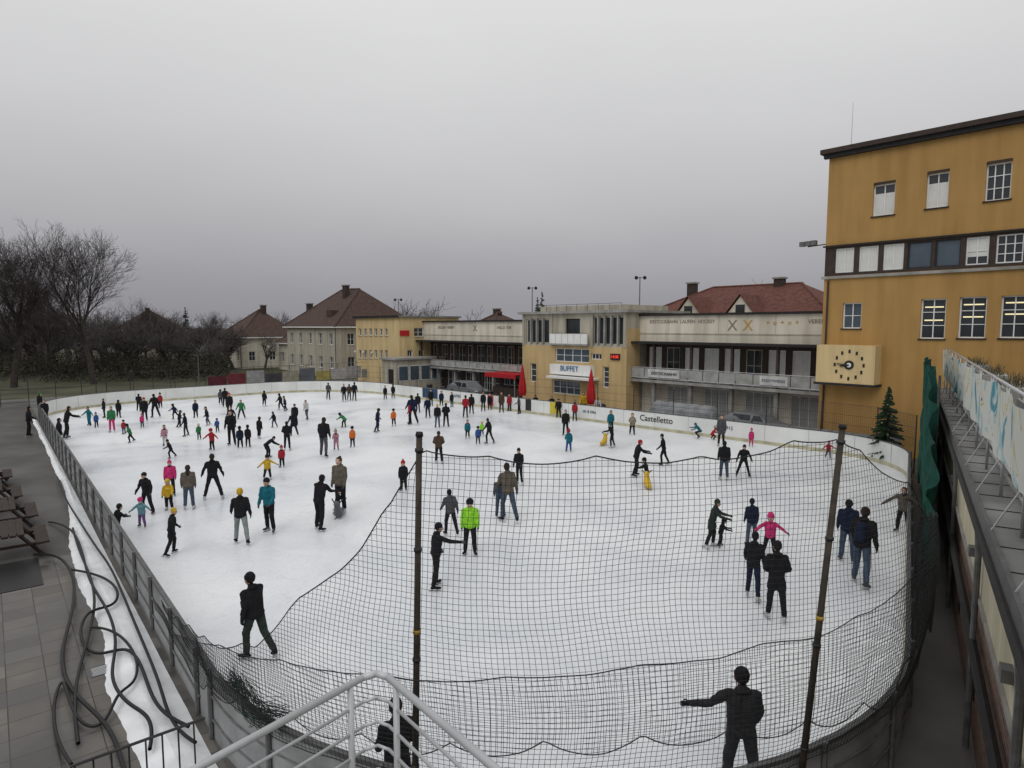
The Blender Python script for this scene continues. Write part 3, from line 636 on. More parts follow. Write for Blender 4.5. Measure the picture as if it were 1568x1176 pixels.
def car(name,n,u,body,L_=4.3):
    ax=NU(0,1,0); c=NU(n,u,0); sd=Vector((ax.y,-ax.x,0))
    fr=lambda x,y,z:c+ax*x+sd*y+Vector((0,0,z)); o=Obj(name,fr)
    prof=[(-L_/2,.3),(-L_/2-.03,.55),(-L_/2+.1,.74),(-L_/2+.95,.92),(-L_/2+1.55,1.36),(-L_/2+2.0,1.45),(L_/2-1.1,1.44),(L_/2-.35,1.0),(L_/2-.02,.92),(L_/2,.3)]
    w=.85; k=len(prof); ins=lambda z:w-(.14 if z>1.1 else 0)
    for s in (1,-1): o.poly("body",body,[(x,s*ins(z),z) for x,z in prof])
    for i in range(k):
        a,b2=prof[i],prof[(i+1)%k]; o.poly("body",body,[(a[0],-ins(a[1]),a[1]),(b2[0],-ins(b2[1]),b2[1]),(b2[0],ins(b2[1]),b2[1]),(a[0],ins(a[1]),a[1])])
    for s in (1,-1):
        for x0,x1,k_ in ((-L_/2+1.15,-L_/2+2.0,.35),(-L_/2+2.08,L_/2-1.0,0)): o.poly("windows",glass,[(x0,s*(w+.004),.95),(x1,s*(w+.004),.95),(x1-.1,s*(w-.10),1.34),(x0+k_,s*(w-.10),1.34)])
    for x in (-L_/2+.8,L_/2-.8):
        for s in (1,-1):
            o.tube("wheels",rubber,fr(x,s*.66,.31),fr(x,s*.88,.31),.31,n=18); o.tube("hubs",steel,fr(x,s*.87,.31),fr(x,s*.895,.31),.18,n=12)
    for s in (1,-1): o.box("lamps",white,-L_/2-.05,-L_/2+.02,s*.6-.15,s*.6+.15,.6,.72)
    o.finish()
paint=M("silver_car_paint",(.26,.27,.28),.3,.03,2,0,metal=.4,spec=.5)
car("parked_car",37.2,18.8,paint); car("parked_car",38.0,48.5,paint)
o=Obj("tarpaulin_covered_stack",NU); tp=M("grey_tarpaulin",(.26,.27,.28),.6,.3,1.5,.6,bscale=4); pr=None
for i in range(25):
    u=21.2+i*.22; row=[]
    for j in range(9):
        a=j/8; z=1.55*(math.sin(math.pi*a)**.35 if 0<j<8 else 0)*(1 if 1<i<23 else (.75 if i in(1,23) else 0))
        row.append((36.4+a*1.5,u,max(.01,z+.12*nnoise(i*.4,j*.5,4))))
    if pr:
        for j in range(8): o.poly("tarpaulin",tp,[pr[j],pr[j+1],row[j+1],row[j]])
    pr=row
o.finish(True)
o=Obj("mobile_barrier",NU)
for k in range(9):
    u=10.5+k*1.15; o.box("panels",steel,36.1,36.13,u,u+1.0,.25,1.05); o.tube("feet",dsteel,(35.9,u+.5,.05),(36.4,u+.5,.05),.03,raw=False)
    o.tube("frame",steel,(36.1,u,0),(36.1,u,1.15),.025,raw=False)
o.finish()
for n_,u in ((36,30),(36.2,43),(36,52)):
    o=Obj("waste_bin",NU); o.tube("bin",dark,(n_,u,0),(n_,u,.95),.24,.3,raw=False,n=14); o.tube("lid",dsteel,(n_,u,.95),(n_,u,1.05),.32,.2,raw=False,n=14); o.finish()
for s,i,w_ in ((11.2,-2.5,1.0),(14.6,-2.6,1.0),(18,-2.9,1.0),(22,-3.1,.9),(26,-5,.9)):
    o=Obj("picnic_table",LF)
    for k in range(5): o.box("tabletop",wood,i-.45+k*.18,i-.29+k*.18,s-w_,s+w_,.72,.78)
    for e_ in (-.85,.85): o.box("benches",wood,i+e_-.16,i+e_+.16,s-w_,s+w_,.42,.47)
    for e_ in (-.7,.7):
        o.tube("legs",wood,(i-.3,s+e_,.72),(i-.85,s+e_,0),.05,raw=False,n=4); o.tube("legs",wood,(i+.3,s+e_,.72),(i+.85,s+e_,0),.05,raw=False,n=4); o.box("leg_brace",wood,i-.9,i+.9,s+e_-.04,s+e_+.04,.34,.41)
    o.finish()
g=Obj("rubber_mats",LF)
for s,i in ((8.9,-2.8),(13.0,-4.0),(17,-4.6),(22,-4.2)): g.box("mats",rubber,i-1.5,i+1.0,s-1.2,s+1.3,.0125,.03)
g.finish()
def LFi(p): return (p.x-P0.x)*.773+(p.y-P0.y)*.634
def hose(pts,r=.035,z=.05,name="hose"):
    P=[G(x,y,z) for x,y in pts]; cu_=bpy.data.curves.new(name,'CURVE'); cu_.dimensions='3D'; sp_=cu_.splines.new('NURBS'); sp_.points.add(len(P)-1)
    for k,p in enumerate(P): sp_.points[k].co=(p.x,p.y,z+(.10 if k%3==1 else .02)+(.12 if LFi(p)>-1.2 else 0),1)
    sp_.use_endpoint_u=True; sp_.order_u=4; cu_.bevel_depth=r; cu_.bevel_resolution=3; cu_.materials.append(rubber)
    o_=bpy.data.objects.new(name,cu_); S.collection.objects.link(o_)
hose([(52,850),(85,852),(105,870),(118,905),(108,960),(92,1000),(100,1050),(135,1090),(175,1120),(190,1176),(200,1230)])
hose([(75,800),(110,812),(128,850),(135,900),(170,950),(182,1000),(165,1050),(200,1105),(240,1110),(230,1160)],.03)
hose([(110,880),(150,890),(185,905),(180,940),(130,945),(118,985),(150,1010),(200,1000),(222,1040),(235,1090),(262,1120),(290,1125)],.03)
hose([(140,970),(175,975),(215,1010),(210,1060),(180,1075),(165,1110),(130,1120),(105,1085),(95,1020),(70,1120),(110,1180)],.026)
hose([(88,735),(98,770),(120,800),(150,850),(172,880),(205,960),(235,1030),(250,1080),(265,1130),(300,1150)],.028)
hose([(120,1140),(110,1080),(125,1010),(150,940),(140,890),(120,850),(112,815)],.03)
g=Obj("drain_cover",LF); c_=G(165,1025,0); i_=LFi(c_); s_=(c_.x-P0.x)*-.634+(c_.y-P0.y)*.773
g.box("frame",msteel,i_-.3,i_+.3,s_-.2,s_+.2,.0125,.022)
for k in range(6): g.box("bars",steel,i_-.26,i_+.26,s_-.17+k*.06,s_-.14+k*.06,.0225,.03)
g.finish()
o=Obj("steel_gate",LF)
for k in range(8): o.tube("bars",dsteel,(-2.0+k*.2,-2.9,0),(-2.0+k*.2,-2.9,1.1),.012,raw=False,n=5)
for z in (.1,1.1): o.tube("rails",dsteel,(-2.05,-2.9,z),(-.45,-2.9,z),.02,raw=False,n=6)
o.finish()
o=Obj("stair_railing"); c0=Vector((-.615,2.80,5.13)); d1=Vector((-.61,-.79,0)); d2=Vector((.643,-.766,0))
pl=M("painted_rail",(.52,.53,.54),.45,.10,6,.05,metal=.15)
for k in range(6):
    z=-k*.115; r=.016 if k==0 else .0075
    s0=.09
    for d in (d1,d2): o.tube("rails",pl,c0+d*s0+Vector((0,0,z)),c0+d*3+Vector((0,0,z)),r,n=10)
    mid=c0+(d1+d2)*.030+Vector((0,0,z+.006))
    o.tube("rails",pl,c0+d1*s0+Vector((0,0,z)),mid,r,n=10); o.tube("rails",pl,mid,c0+d2*s0+Vector((0,0,z)),r,n=10)
for d in (d1,d2):
    for s_ in (.16,1.2,2.2): o.tube("posts",pl,c0+d*s_+Vector((0,0,-1.05)),c0+d*s_,.014,n=10)
fl=c0+Vector((0,0,-1.07)); o.poly("landing",dsteel,[fl,fl+d1*3,fl+d1*3+d2*3,fl+d2*3],raw=True)
o.finish(True)
# ------------------------------------------------------------------ trees
def tree_mesh(seed,H,mat,spread=1.0,levels=6,name="t",rmin=.011,kids=2,trop=.05,r0=.02):
    rnd=random.Random(seed); v=[]; f=[]
    def tb(p,q,r0,r1,n):
        d=(q-p).normalized(); a=d.cross(Vector((.3,.2,1)) if abs(d.z)<.9 else Vector((1,0,0))).normalized(); c=d.cross(a); b=len(v)
        for P,r in ((p,r0),(q,r1)):
            for i in range(n): t=2*math.pi*i/n; v.append(P+a*(math.cos(t)*r)+c*(math.sin(t)*r))
        for i in range(n): j=(i+1)%n; f.append((b+i,b+j,b+n+j,b+n+i))
    def br(p,d,l,r,lv):
        segs=3 if lv<3 else 2
        for s in range(segs):
            d=(d+Vector((rnd.gauss(0,.10),rnd.gauss(0,.10),rnd.gauss(0,.07)+(trop if lv>0 else 0)))).normalized()
            q=p+d*l/segs; r1=r*(.86 if lv<2 else .8); tb(p,q,r,r1,7 if lv<2 else (4 if lv<4 else 3)); p=q; r=r1
            if lv<levels and (lv>0 or s>0):
                for _ in range(kids if lv>0 else 3):
                    ang=rnd.uniform(.4,.95)*spread*(.8 if lv==0 else 1); az=rnd.uniform(0,2*math.pi); a=d.cross(Vector((math.cos(az),math.sin(az),.1))).normalized()
                    nd=(d*math.cos(ang)+a*math.sin(ang)).normalized()
                    if nd.z<-.05: nd.z=abs(nd.z)*.3
                    br(p,nd,l*rnd.uniform(.58,.76)*(1.15 if lv==0 else 1.0),max(rmin,r*.56),lv+1+(1 if rnd.random()<.25 else 0))
    br(Vector((0,0,0)),Vector((0,0,1)),H*.28,H*r0,0)
    me=bpy.data.meshes.new(name); me.from_pydata([tuple(p) for p in v],[],f); me.materials.append(mat)
    zs=sorted(p.z for p in v); return me,zs[int(len(zs)*.99)]
TM=[tree_mesh(s,17,bark,.85,levels=6,rmin=.009,trop=.10,r0=.017) for s in (3,11,23)]
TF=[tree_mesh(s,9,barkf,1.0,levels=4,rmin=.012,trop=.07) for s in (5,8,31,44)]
def put(me,zm,x,y,h,rot,name,parent=None,wide=1.0):
    ob=bpy.data.objects.new(name,me); S.collection.objects.link(ob); s=h/zm; ob.location=(x,y,0); ob.scale=(s*wide,s*wide,s); ob.rotation_euler=(0,0,rot)
    if parent: ob.parent=parent
    return ob
for px,dist,ty,k in ((130,74,358,0),(5,70,366,1),(-90,66,352,2),(60,88,430,1),(190,95,462,2),(320,105,480,0),(240,105,476,1),(415,120,480,2)):
    d=bearing(px,ty); put(*TM[k],d.x/d.y*dist,dist,HC+d.z/d.y*dist,px*.7,"bare_tree",wide=.95 if k!=1 else 1.05)
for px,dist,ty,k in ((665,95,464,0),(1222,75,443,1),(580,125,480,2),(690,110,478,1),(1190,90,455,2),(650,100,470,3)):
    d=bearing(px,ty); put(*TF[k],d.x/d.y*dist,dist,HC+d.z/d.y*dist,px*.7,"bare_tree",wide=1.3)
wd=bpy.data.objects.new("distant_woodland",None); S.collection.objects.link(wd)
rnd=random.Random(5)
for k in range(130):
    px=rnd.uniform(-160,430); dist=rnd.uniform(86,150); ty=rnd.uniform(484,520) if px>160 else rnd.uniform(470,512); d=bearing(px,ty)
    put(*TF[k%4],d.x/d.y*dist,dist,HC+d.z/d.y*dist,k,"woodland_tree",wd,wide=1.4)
hd=Obj("shrub_hedge"); hm=M("hedge_twigs",(.035,.033,.022),.95,.5,1,.2)
v,f,_=hd.acc("hedge",hm)
for k in range(30000):
    px=rnd.uniform(-120,350); dist=rnd.uniform(76,92) ; d=bearing(px,500); x=d.x/d.y*dist
    hmax=2.8+1.8*noise.noise(Vector((x*.15,dist*.15,0)))+.6*noise.noise(Vector((x*.6,0,3)))
    z=rnd.random()**.7*max(.4,hmax); p=Vector((x,dist,z)); s=rnd.uniform(.06,.18); b=len(v)
    a=Vector((rnd.gauss(0,1),rnd.gauss(0,1),rnd.gauss(0,1))).normalized()*s; c=Vector((rnd.gauss(0,1),rnd.gauss(0,1),rnd.gauss(0,1))).normalized()*s
    v.extend([p-a,p+c,p+a*1.4]); f.append((b,b+1,b+2))
hd.finish()
DECO=M("silver_bauble",(.5,.45,.3),.3,.1,3,0,metal=.5)
def conifer(px,dist,ty,base=0,name="conifer",wid=.24,deco=False):
    d=bearing(px,ty); X=d.x/d.y*dist; H=HC+d.z/d.y*dist-base; o=Obj(name); c=Vector((X,dist,base))
    o.tube("trunk",bark,c,c+Vector((0,0,H)),H*.02,.01); r_=random.Random(px)
    v,f,_=o.acc("needles",needle)
    for k in range(330):
        t=r_.random()**.8; z=H*(.08+.92*t); L_=H*wid*(1-t)*r_.uniform(.5,1.15)+.06; az=r_.uniform(0,6.28); dr=Vector((math.cos(az),math.sin(az),-.2)); sd=Vector((-math.sin(az),math.cos(az),0))
        for j in range(9):
            q=c+Vector((0,0,z))+dr*L_*(j+1)/9; b=len(v); w=.03+.16*L_*(1-j/9)*r_.uniform(.4,1); 
            v.extend([q-sd*w+Vector((0,0,-.06)),q+dr*L_*.12,q+sd*w+Vector((0,0,-.08)),q-dr*L_*.08+Vector((0,0,.03))]); f.append((b,b+1,b+2,b+3))
    if deco:
        for k in range(26):
            t=k/26; z=H*(.2+.75*t); R=H*wid*(1-t)*.95; q=c+Vector((math.cos(k*2.4)*R,math.sin(k*2.4)*R,z-.05)); o.tube("baubles",DECO,q,q+Vector((0,0,.05)),.03,n=6)
    o.finish()
conifer(1362,31,592,0,"christmas_tree",.25,True); conifer(1392,33,612,0,wid=.26)
conifer(830,90,446,wid=.2); conifer(823,92,455,wid=.2); conifer(283,120,470,wid=.25)
o=Obj("hills"); hl=M("haze_tinted_hills",(.30,.305,.335),1,.04,.002,0)  # aerial haze is painted into the hills' pale base colour
pr=None
for k in range(121):
    x=-2700+k*45; y=2300
    hh=22+26*max(0,noise.noise(Vector((k*.07,2,0)))+.3)+4*noise.noise(Vector((k*.5,1,0)))+34*math.exp(-((x-100)/520)**2)
    if pr: o.poly("hills",hl,[pr[0],(x,y,-5),(x,y+500,hh),pr[1]])
    pr=((x,y,-5),(x,y+500,hh))
o.finish(True)
# ------------------------------------------------------------------ people
V=Vector
PO={
'stand':dict(L=.04,l=(.05,.06,.1),r=(-.04,.07,.06),al=(.05,.16,.35,.05),ar=(-.05,.16,.3,.05)),
'stand2':dict(L=.10,l=(.18,.10,.25),r=(-.08,.05,.1),al=(.25,.2,.7,-.05),ar=(.0,.22,.25,.12)),
'glide':dict(L=.16,l=(.32,.08,.42),r=(-.22,.12,.22),al=(.25,.25,.5,.1),ar=(-.3,.25,.35,.15)),
'push':dict(L=.30,l=(.42,.05,.6),r=(-.42,.30,.18),al=(.5,.4,.6,.2),ar=(-.55,.45,.25,.4)),
'wide':dict(L=.10,l=(.12,.26,.2),r=(-.05,.28,.12),al=(.1,.45,.35,.3),ar=(.0,.4,.3,.3)),
'armsout':dict(L=.12,l=(.18,.12,.3),r=(-.12,.16,.15),al=(.3,.95,.25,.9),ar=(.1,.85,.3,.8)),
'bend':dict(L=.85,l=(.45,.12,.5),r=(.25,.14,.35),al=(.75,.15,.25,.05),ar=(.85,.15,.3,.05)),
'hold':dict(L=.22,l=(.2,.08,.3),r=(-.1,.1,.2),al=(.75,.1,.6,-.05),ar=(.7,.1,.6,-.05)),
'reach':dict(L=.10,l=(.12,.1,.15),r=(-.1,.14,.1),al=(.1,.2,.4,.1),ar=(1.15,.3,.3,.25)),
'reachl':dict(L=.08,l=(.1,.1,.15),r=(-.08,.12,.1),al=(.35,.75,.35,1.25),ar=(.1,.2,.5,.05)),
'pocket':dict(L=.05,l=(.1,.08,.12),r=(-.1,.1,.12),al=(-.12,.32,1.15,-.35),ar=(-.12,.32,1.15,-.35)),
'crouch':dict(L=.65,l=(1.35,.2,2.0),r=(1.1,.25,1.9),al=(.9,.3,.3,.1),ar=(1.1,.3,.4,.1)),
'walk':dict(L=.14,l=(.30,.05,.35),r=(-.22,.06,.35),al=(-.2,.15,.35,.1),ar=(.25,.15,.45,.05)),
}
def sphcone(V_,F_,p,q,r0,r1,ns=12):
    d=q-p
    if d.length<1e-4: d=V((0,0,1e-4)); q=p+d
    d=d.normalized(); a=d.cross(V((0,0,1)) if abs(d.z)<.9 else V((1,0,0))).normalized(); c=d.cross(a); b=len(V_); rings=0
    V_.append(p-d*r0)
    for P,r,angs in ((p,r0,(-60,-30,0)),(q,r1,(0,30,60))):
        for g_ in angs:
            t=math.radians(g_); 
            for i in range(ns): u=2*math.pi*i/ns; V_.append(P+d*(math.sin(t)*r)+(a*math.cos(u)+c*math.sin(u))*(math.cos(t)*r))
            rings+=1
    V_.append(q+d*r1); e=len(V_)-1
    for i in range(ns): F_.append((b,b+1+(i+1)%ns,b+1+i)); F_.append((e,b+1+(rings-1)*ns+i,b+1+(rings-1)*ns+(i+1)%ns))
    for k in range(rings-1):
        for i in range(ns): j=(i+1)%ns; F_.append((b+1+k*ns+i,b+1+k*ns+j,b+1+(k+1)*ns+j,b+1+(k+1)*ns+i))
PHM=[M("slot%d"%i,(.5,.5,.5)) for i in range(8)]
TC={}
def template(pose,coat,hat,kid,pack,fine):
    key=(pose,coat,hat,kid,pack,fine)
    if key in TC: return TC[key]
    P=PO[pose]; prims=[]
    T,UA,FA,TL,SL,hw,sw,k=(.50,.28,.25,.43,.43,.085,.17,1.0) if not kid else (.40,.20,.18,.29,.28,.07,.13,.88)
    def Cn(p,q,r0,r1,m): prims.append((V(p),V(q),r0,r1,m))
    Ln=P['L']; up=V((0,math.sin(Ln),math.cos(Ln))); fw=V((0,math.cos(Ln),-math.sin(Ln))); X=V((1,0,0))
    TP=lambda x,f_,z: X*x+fw*f_+up*z
    for s in (-1,1):
        Cn(TP(s*.06*k,0,.0),TP(s*.08*k,-.01,T-.13),.112*k,.112*k,0)
        Cn(TP(s*.05*k,.0,T-.10),TP(s*(sw-.02),0,T-.05),.09*k,.070*k,0)
    Cn(TP(0,.01,.04),TP(0,.02,T-.16),.122*k,.122*k,0); Cn(TP(-.055*k,0,-.04),TP(.055*k,0,-.04),.128*k,.128*k,0)
    Cn(TP(0,0,T-.05),TP(0,.012,T+.06),.062,.055,6 if hat in('pom','longhair') else 0); 
    extra=[]; low=9
    for s,kk in ((-1,'l'),(1,'r')):
        a,ab,kn=P[kk]; hipp=V((s*hw,0,-.04)); dt=V((s*math.sin(ab),math.sin(a)*math.cos(ab),-math.cos(a)*math.cos(ab))); a2=a-kn
        ds=V((s*math.sin(ab*.9),math.sin(a2)*math.cos(ab),-math.cos(a2)*math.cos(ab))); knee=hipp+dt*TL; ank=knee+ds*SL
        Cn(hipp,knee,.096*k,.072*k,1); Cn(knee,ank-ds*.05,.070*k,.062*k,1)
        if coat: Cn(TP(s*.055*k,0,-.03),hipp+dt*TL*.5+V((-s*.01,0,0)),.122*k,.118*k,0)
        pit=max(0,-a2*.75) if a2<-.3 else 0
        toe=s*.35; ff=V((math.sin(toe)*math.cos(pit),math.cos(toe)*math.cos(pit),-math.sin(pit))); fu=ff.cross(V((-math.cos(toe),math.sin(toe),0))).normalized()
        if fu.z<0: fu=-fu
        Cn(ank-ds*.10,ank,.058*k,.052*k,4); Cn(ank-ff*.035-fu*.045,ank+ff*(.15 if not kid else .11)-fu*.055,.043*k,.036*k,4)
        side=ff.cross(fu); base=ank-fu*.145
        extra.append(('blade',base,ff,fu,side)); low=min(low,(base-ff*.12).z,(base+ff*.17).z)
    for s,kk in ((-1,'al'),(1,'ar')):
        b_,c,e_,c2=P[kk]; sh=TP(s*sw,0,T-.055); du=V((s*math.sin(c),math.cos(c)*math.sin(b_),-math.cos(c)*math.cos(b_)))
        df=V((s*math.sin(c2),math.cos(c2)*math.sin(b_+e_),-math.cos(c2)*math.cos(b_+e_))); el=sh+du*UA; wr=el+df*FA
        Cn(sh,el,.070*k,.058*k,0); Cn(el,wr,.058*k,.044*k,0); Cn(wr+df*.01,wr+df*.06,.028,.034*k,5)
        extra.append(('hand',wr+df*.06,df,V((-s,0,0)),s))
    hl_=Ln*.45; hu=V((0,math.sin(hl_),math.cos(hl_))); hf=V((0,math.cos(hl_),-math.sin(hl_))); hc=TP(0,.025,T+.165)
    HP=lambda x,f_,z: hc+X*x+hf*f_+hu*z
    Cn(HP(0,-.008,.035),HP(0,.012,-.02),.090,.080,2); Cn(HP(0,.03,-.055),HP(0,.035,-.075),.056,.045,2)
    Cn(HP(0,.088,.0),HP(0,.105,-.025),.012,.017,2)
    for s in (-1,1): Cn(HP(s*.085,-.005,.01),HP(s*.087,-.01,-.025),.016,.012,2)
    if hat in('beanie','pom'):
        Cn(HP(0,-.012,.065),HP(0,-.02,.085),.100,.088,3); Cn(HP(0,-.035,.02),HP(0,-.03,.06),.086,.096,3)
        if hat=='pom': Cn(HP(0,-.02,.20),HP(0,-.02,.205),.035,.035,3)
    elif hat=='helmet': Cn(HP(0,-.01,.06),HP(0,-.03,.075),.115,.11,3); Cn(HP(0,-.045,.01),HP(0,-.03,.05),.095,.105,3)
    elif hat=='hood': Cn(HP(0,-.025,.045),HP(0,-.03,.07),.112,.098,0); Cn(HP(0,-.04,-.06),HP(0,-.035,.03),.095,.105,0)
    else:
        Cn(HP(0,-.018,.045),HP(0,-.022,.06),.096,.088,3); Cn(HP(0,-.035,-.02),HP(0,-.03,.04),.080,.088,3)
        if hat=='longhair': Cn(HP(0,-.055,0),TP(0,-.09,T-.08),.075,.05,3)
        if hat=='bun': Cn(HP(0,-.07,.12),HP(0,-.075,.13),.042,.04,3)
    if hat!='hood': Cn(TP(-.05,-.035,T+.015),TP(.05,-.035,T+.015),.055,.055,0)
    if pack: Cn(TP(0,-.17,T-.38),TP(0,-.17,T-.14),.12,.11,6); 
    Vs,Fs=[],[]
    for p,q,r0,r1,m in prims: sphcone(Vs,Fs,p,q,r0,r1)
    me=bpy.data.meshes.new("tmp"); me.from_pydata([tuple(p) for p in Vs],[],Fs); ob=bpy.data.objects.new("tmp",me); S.collection.objects.link(ob)
    md=ob.modifiers.new("r",'REMESH'); md.mode='VOXEL'; md.voxel_size=.011 if fine else .018
    m2=ob.modifiers.new("s",'SMOOTH'); m2.factor=.5; m2.iterations=2 if not fine else 3
    dg=bpy.context.evaluated_depsgraph_get(); ev=ob.evaluated_get(dg); em_=ev.to_mesh()
    n_=len(em_.vertices); cov=np.empty(n_*3); em_.vertices.foreach_get("co",cov); cov=cov.reshape(-1,3)
    faces=[tuple(p.vertices) for p in em_.polygons]
    ev.to_mesh_clear(); bpy.data.objects.remove(ob); bpy.data.meshes.remove(me)
    fc=np.array([cov[list(f_)].mean(0) for f_ in faces])
    best=np.full(len(fc),1e9); mi=np.zeros(len(fc),int)
    for p,q,r0,r1,m in prims:
        p_=np.array(p); d=np.array(q)-p_; L2=max(1e-9,d@d); t=np.clip(((fc-p_)@d)/L2,0,1); dist=np.linalg.norm(fc-p_-t[:,None]*d,axis=1)-(r0+(r1-r0)*t)
        w=dist<best; best[w]=dist[w]; mi[w]=m
    verts=[]
    for c_ in cov:   # soft cloth folds
        body=c_[2]<T-.02
        n1=(noise.noise(V((c_[0]*10,c_[1]*10,c_[2]*22)))*.07+noise.noise(V((c_[0]*4,c_[1]*4,c_[2]*8+9)))*.07) if body else 0
        verts.append((c_[0]*(1+n1*.6),c_[1]+n1*.12,c_[2]+n1*.07))
    mi=list(mi)
    def addbox(o_,ax,ay,az,hx,hy,hz,m):
        b=len(verts)
        for z in (-1,1):
            for x,y in ((-1,-1),(1,-1),(1,1),(-1,1)): verts.append(tuple(o_+ax*x*hx+ay*y*hy+az*z*hz))
        for q in ((3,2,1,0),(4,5,6,7),(0,1,5,4),(1,2,6,5),(2,3,7,6),(3,0,4,7)): faces.append(tuple(b+i for i in q)); mi.append(m)
    def addc(p,q,r0,r1,m,ns=6):
        vv,ff_=[],[]; sphcone(vv,ff_,V(p),V(q),r0,r1,ns); b=len(verts); verts.extend([tuple(x) for x in vv])
        for q_ in ff_: faces.append(tuple(b+i for i in q_)); mi.append(m)
    for e_ in extra:
        if e_[0]=='blade':
            _,bs,ff,fu,sd=e_; kk=.75 if kid else 1
            addbox(bs+ff*.03+fu*.018,ff,sd,fu,.145*kk,.004,.018,7); addbox(bs+ff*-.05*kk+fu*.05,ff,sd,fu,.03,.012,.022,7); addbox(bs+ff*.09*kk+fu*.05,ff,sd,fu,.03,.012,.022,7)
        else:
            _,hp,df,pn,s=e_; lat=df.cross(pn).normalized(); pn=lat.cross(df).normalized()
            if pn.x*(-s)<0: pn=-pn
            hs=.85 if kid else 1
            for i,(o1,ln) in enumerate(((-.028,.034),(-.009,.040),(.010,.038),(.027,.030))):
                b0=hp+lat*o1*hs+df*.012; k1=b0+df*ln*hs+pn*.008; k2=k1+df*ln*.6*hs+pn*.018
                addc(b0,k1,.0105*hs,.0098*hs,5,5); addc(k1,k2,.0095*hs,.008*hs,5,5)
            fwdl=lat if lat.y>0 else -lat
            t0=hp-df*.03+fwdl*.026; t1=t0+fwdl*.028+df*.022+pn*.01; t2=t1+df*.026+pn*.01; addc(t0,t1,.0125*hs,.0105*hs,5,5); addc(t1,t2,.0105*hs,.009*hs,5,5)
    for s in (-1,1): addc(HP(s*.031,.081,.012),HP(s*.031,.083,.012),.010,.010,4)
    addc(HP(-.018,.082,-.056),HP(.018,.082,-.056),.006,.006,6)
    ro=bpy.data.meshes.new("figure_"+pose); A_=np.array(verts); A_[:,2]-=low; ro.from_pydata(A_.tolist(),[],faces)
    for m in PHM: ro.materials.append(m)
    ro.polygons.foreach_set("material_index",mi); ro.polygons.foreach_set("use_smooth",[True]*len(faces))
    TC[key]=(ro,float(A_[:,2].max())); return TC[key]
CO=dict(k=(.014,.014,.016),n=(.012,.018,.040),g=(.07,.07,.078),G=(.03,.16,.06),b=(.03,.08,.24),t=(.012,.12,.16),r=(.30,.02,.03),p=(.50,.035,.15),y=(.52,.33,.03),o=(.55,.14,.03),w=(.45,.45,.45),
 B=(.07,.045,.032),e=(.26,.21,.16),v=(.13,.07,.20),L=(.26,.60,.04),j=(.055,.075,.11),d=(.025,.036,.030),h=(.035,.024,.018),f=(.20,.23,.22),c=(.11,.095,.075),P=(.38,.20,.24),l=(.12,.24,.28),s=(.028,.028,.031))
def cloth(c): return M("cloth_"+c,CO[c],.9,.25,9,.6,bscale=22,spec=.15)
skins=[M("skin",(.48,.31,.23),.6,.06,9,.05),M("skin_warm",(.42,.25,.17),.6,.06,9,.05)]
pr_=random.Random(2)
def person(x,fy,ty,j,p,h,hat,pose,face,pack=False,coat=None,z0=.03,ped=False,acc=None):
    if pose=='stand' and int(x)%2: pose='stand2'
    pos=G(x,fy,z0); d=bearing(x,ty); zt=HC+d.z/d.y*pos.y; H=zt-z0
    bent={'bend':.72,'crouch':.6,'push':.93,'hold':.96}.get(pose,.98)
    full_=H/bent; kid=full_<1.42
    fine=pos.y<16
    coat_=(coat if coat is not None else (not kid and (int(x)%6==0)))
    me,hh=template(pose,coat_,hat,kid,pack,fine)
    ob=bpy.data.objects.new("skater" if not ped else "pedestrian",me); S.collection.objects.link(ob)
    s=H/hh; s=max(.68 if not kid else .62,min(1.12,s)); ob.scale=(s*pr_.uniform(1.0,1.14),)*2+(s,); ob.location=pos; ob.rotation_euler=(0,0,math.radians(face)-math.atan2(pos.x,pos.y)*.5)
    ms=[cloth(j),cloth(p),skins[int(x)%2],cloth(h),cloth(pr_.choice('kkgw') if not ped else 'k'),cloth(pr_.choice('kkng')),cloth(acc or pr_.choice('kgnr')),steel]
    for i,m in enumerate(ms): ob.material_slots[i].link='OBJECT'; ob.material_slots[i].material=m
    return ob
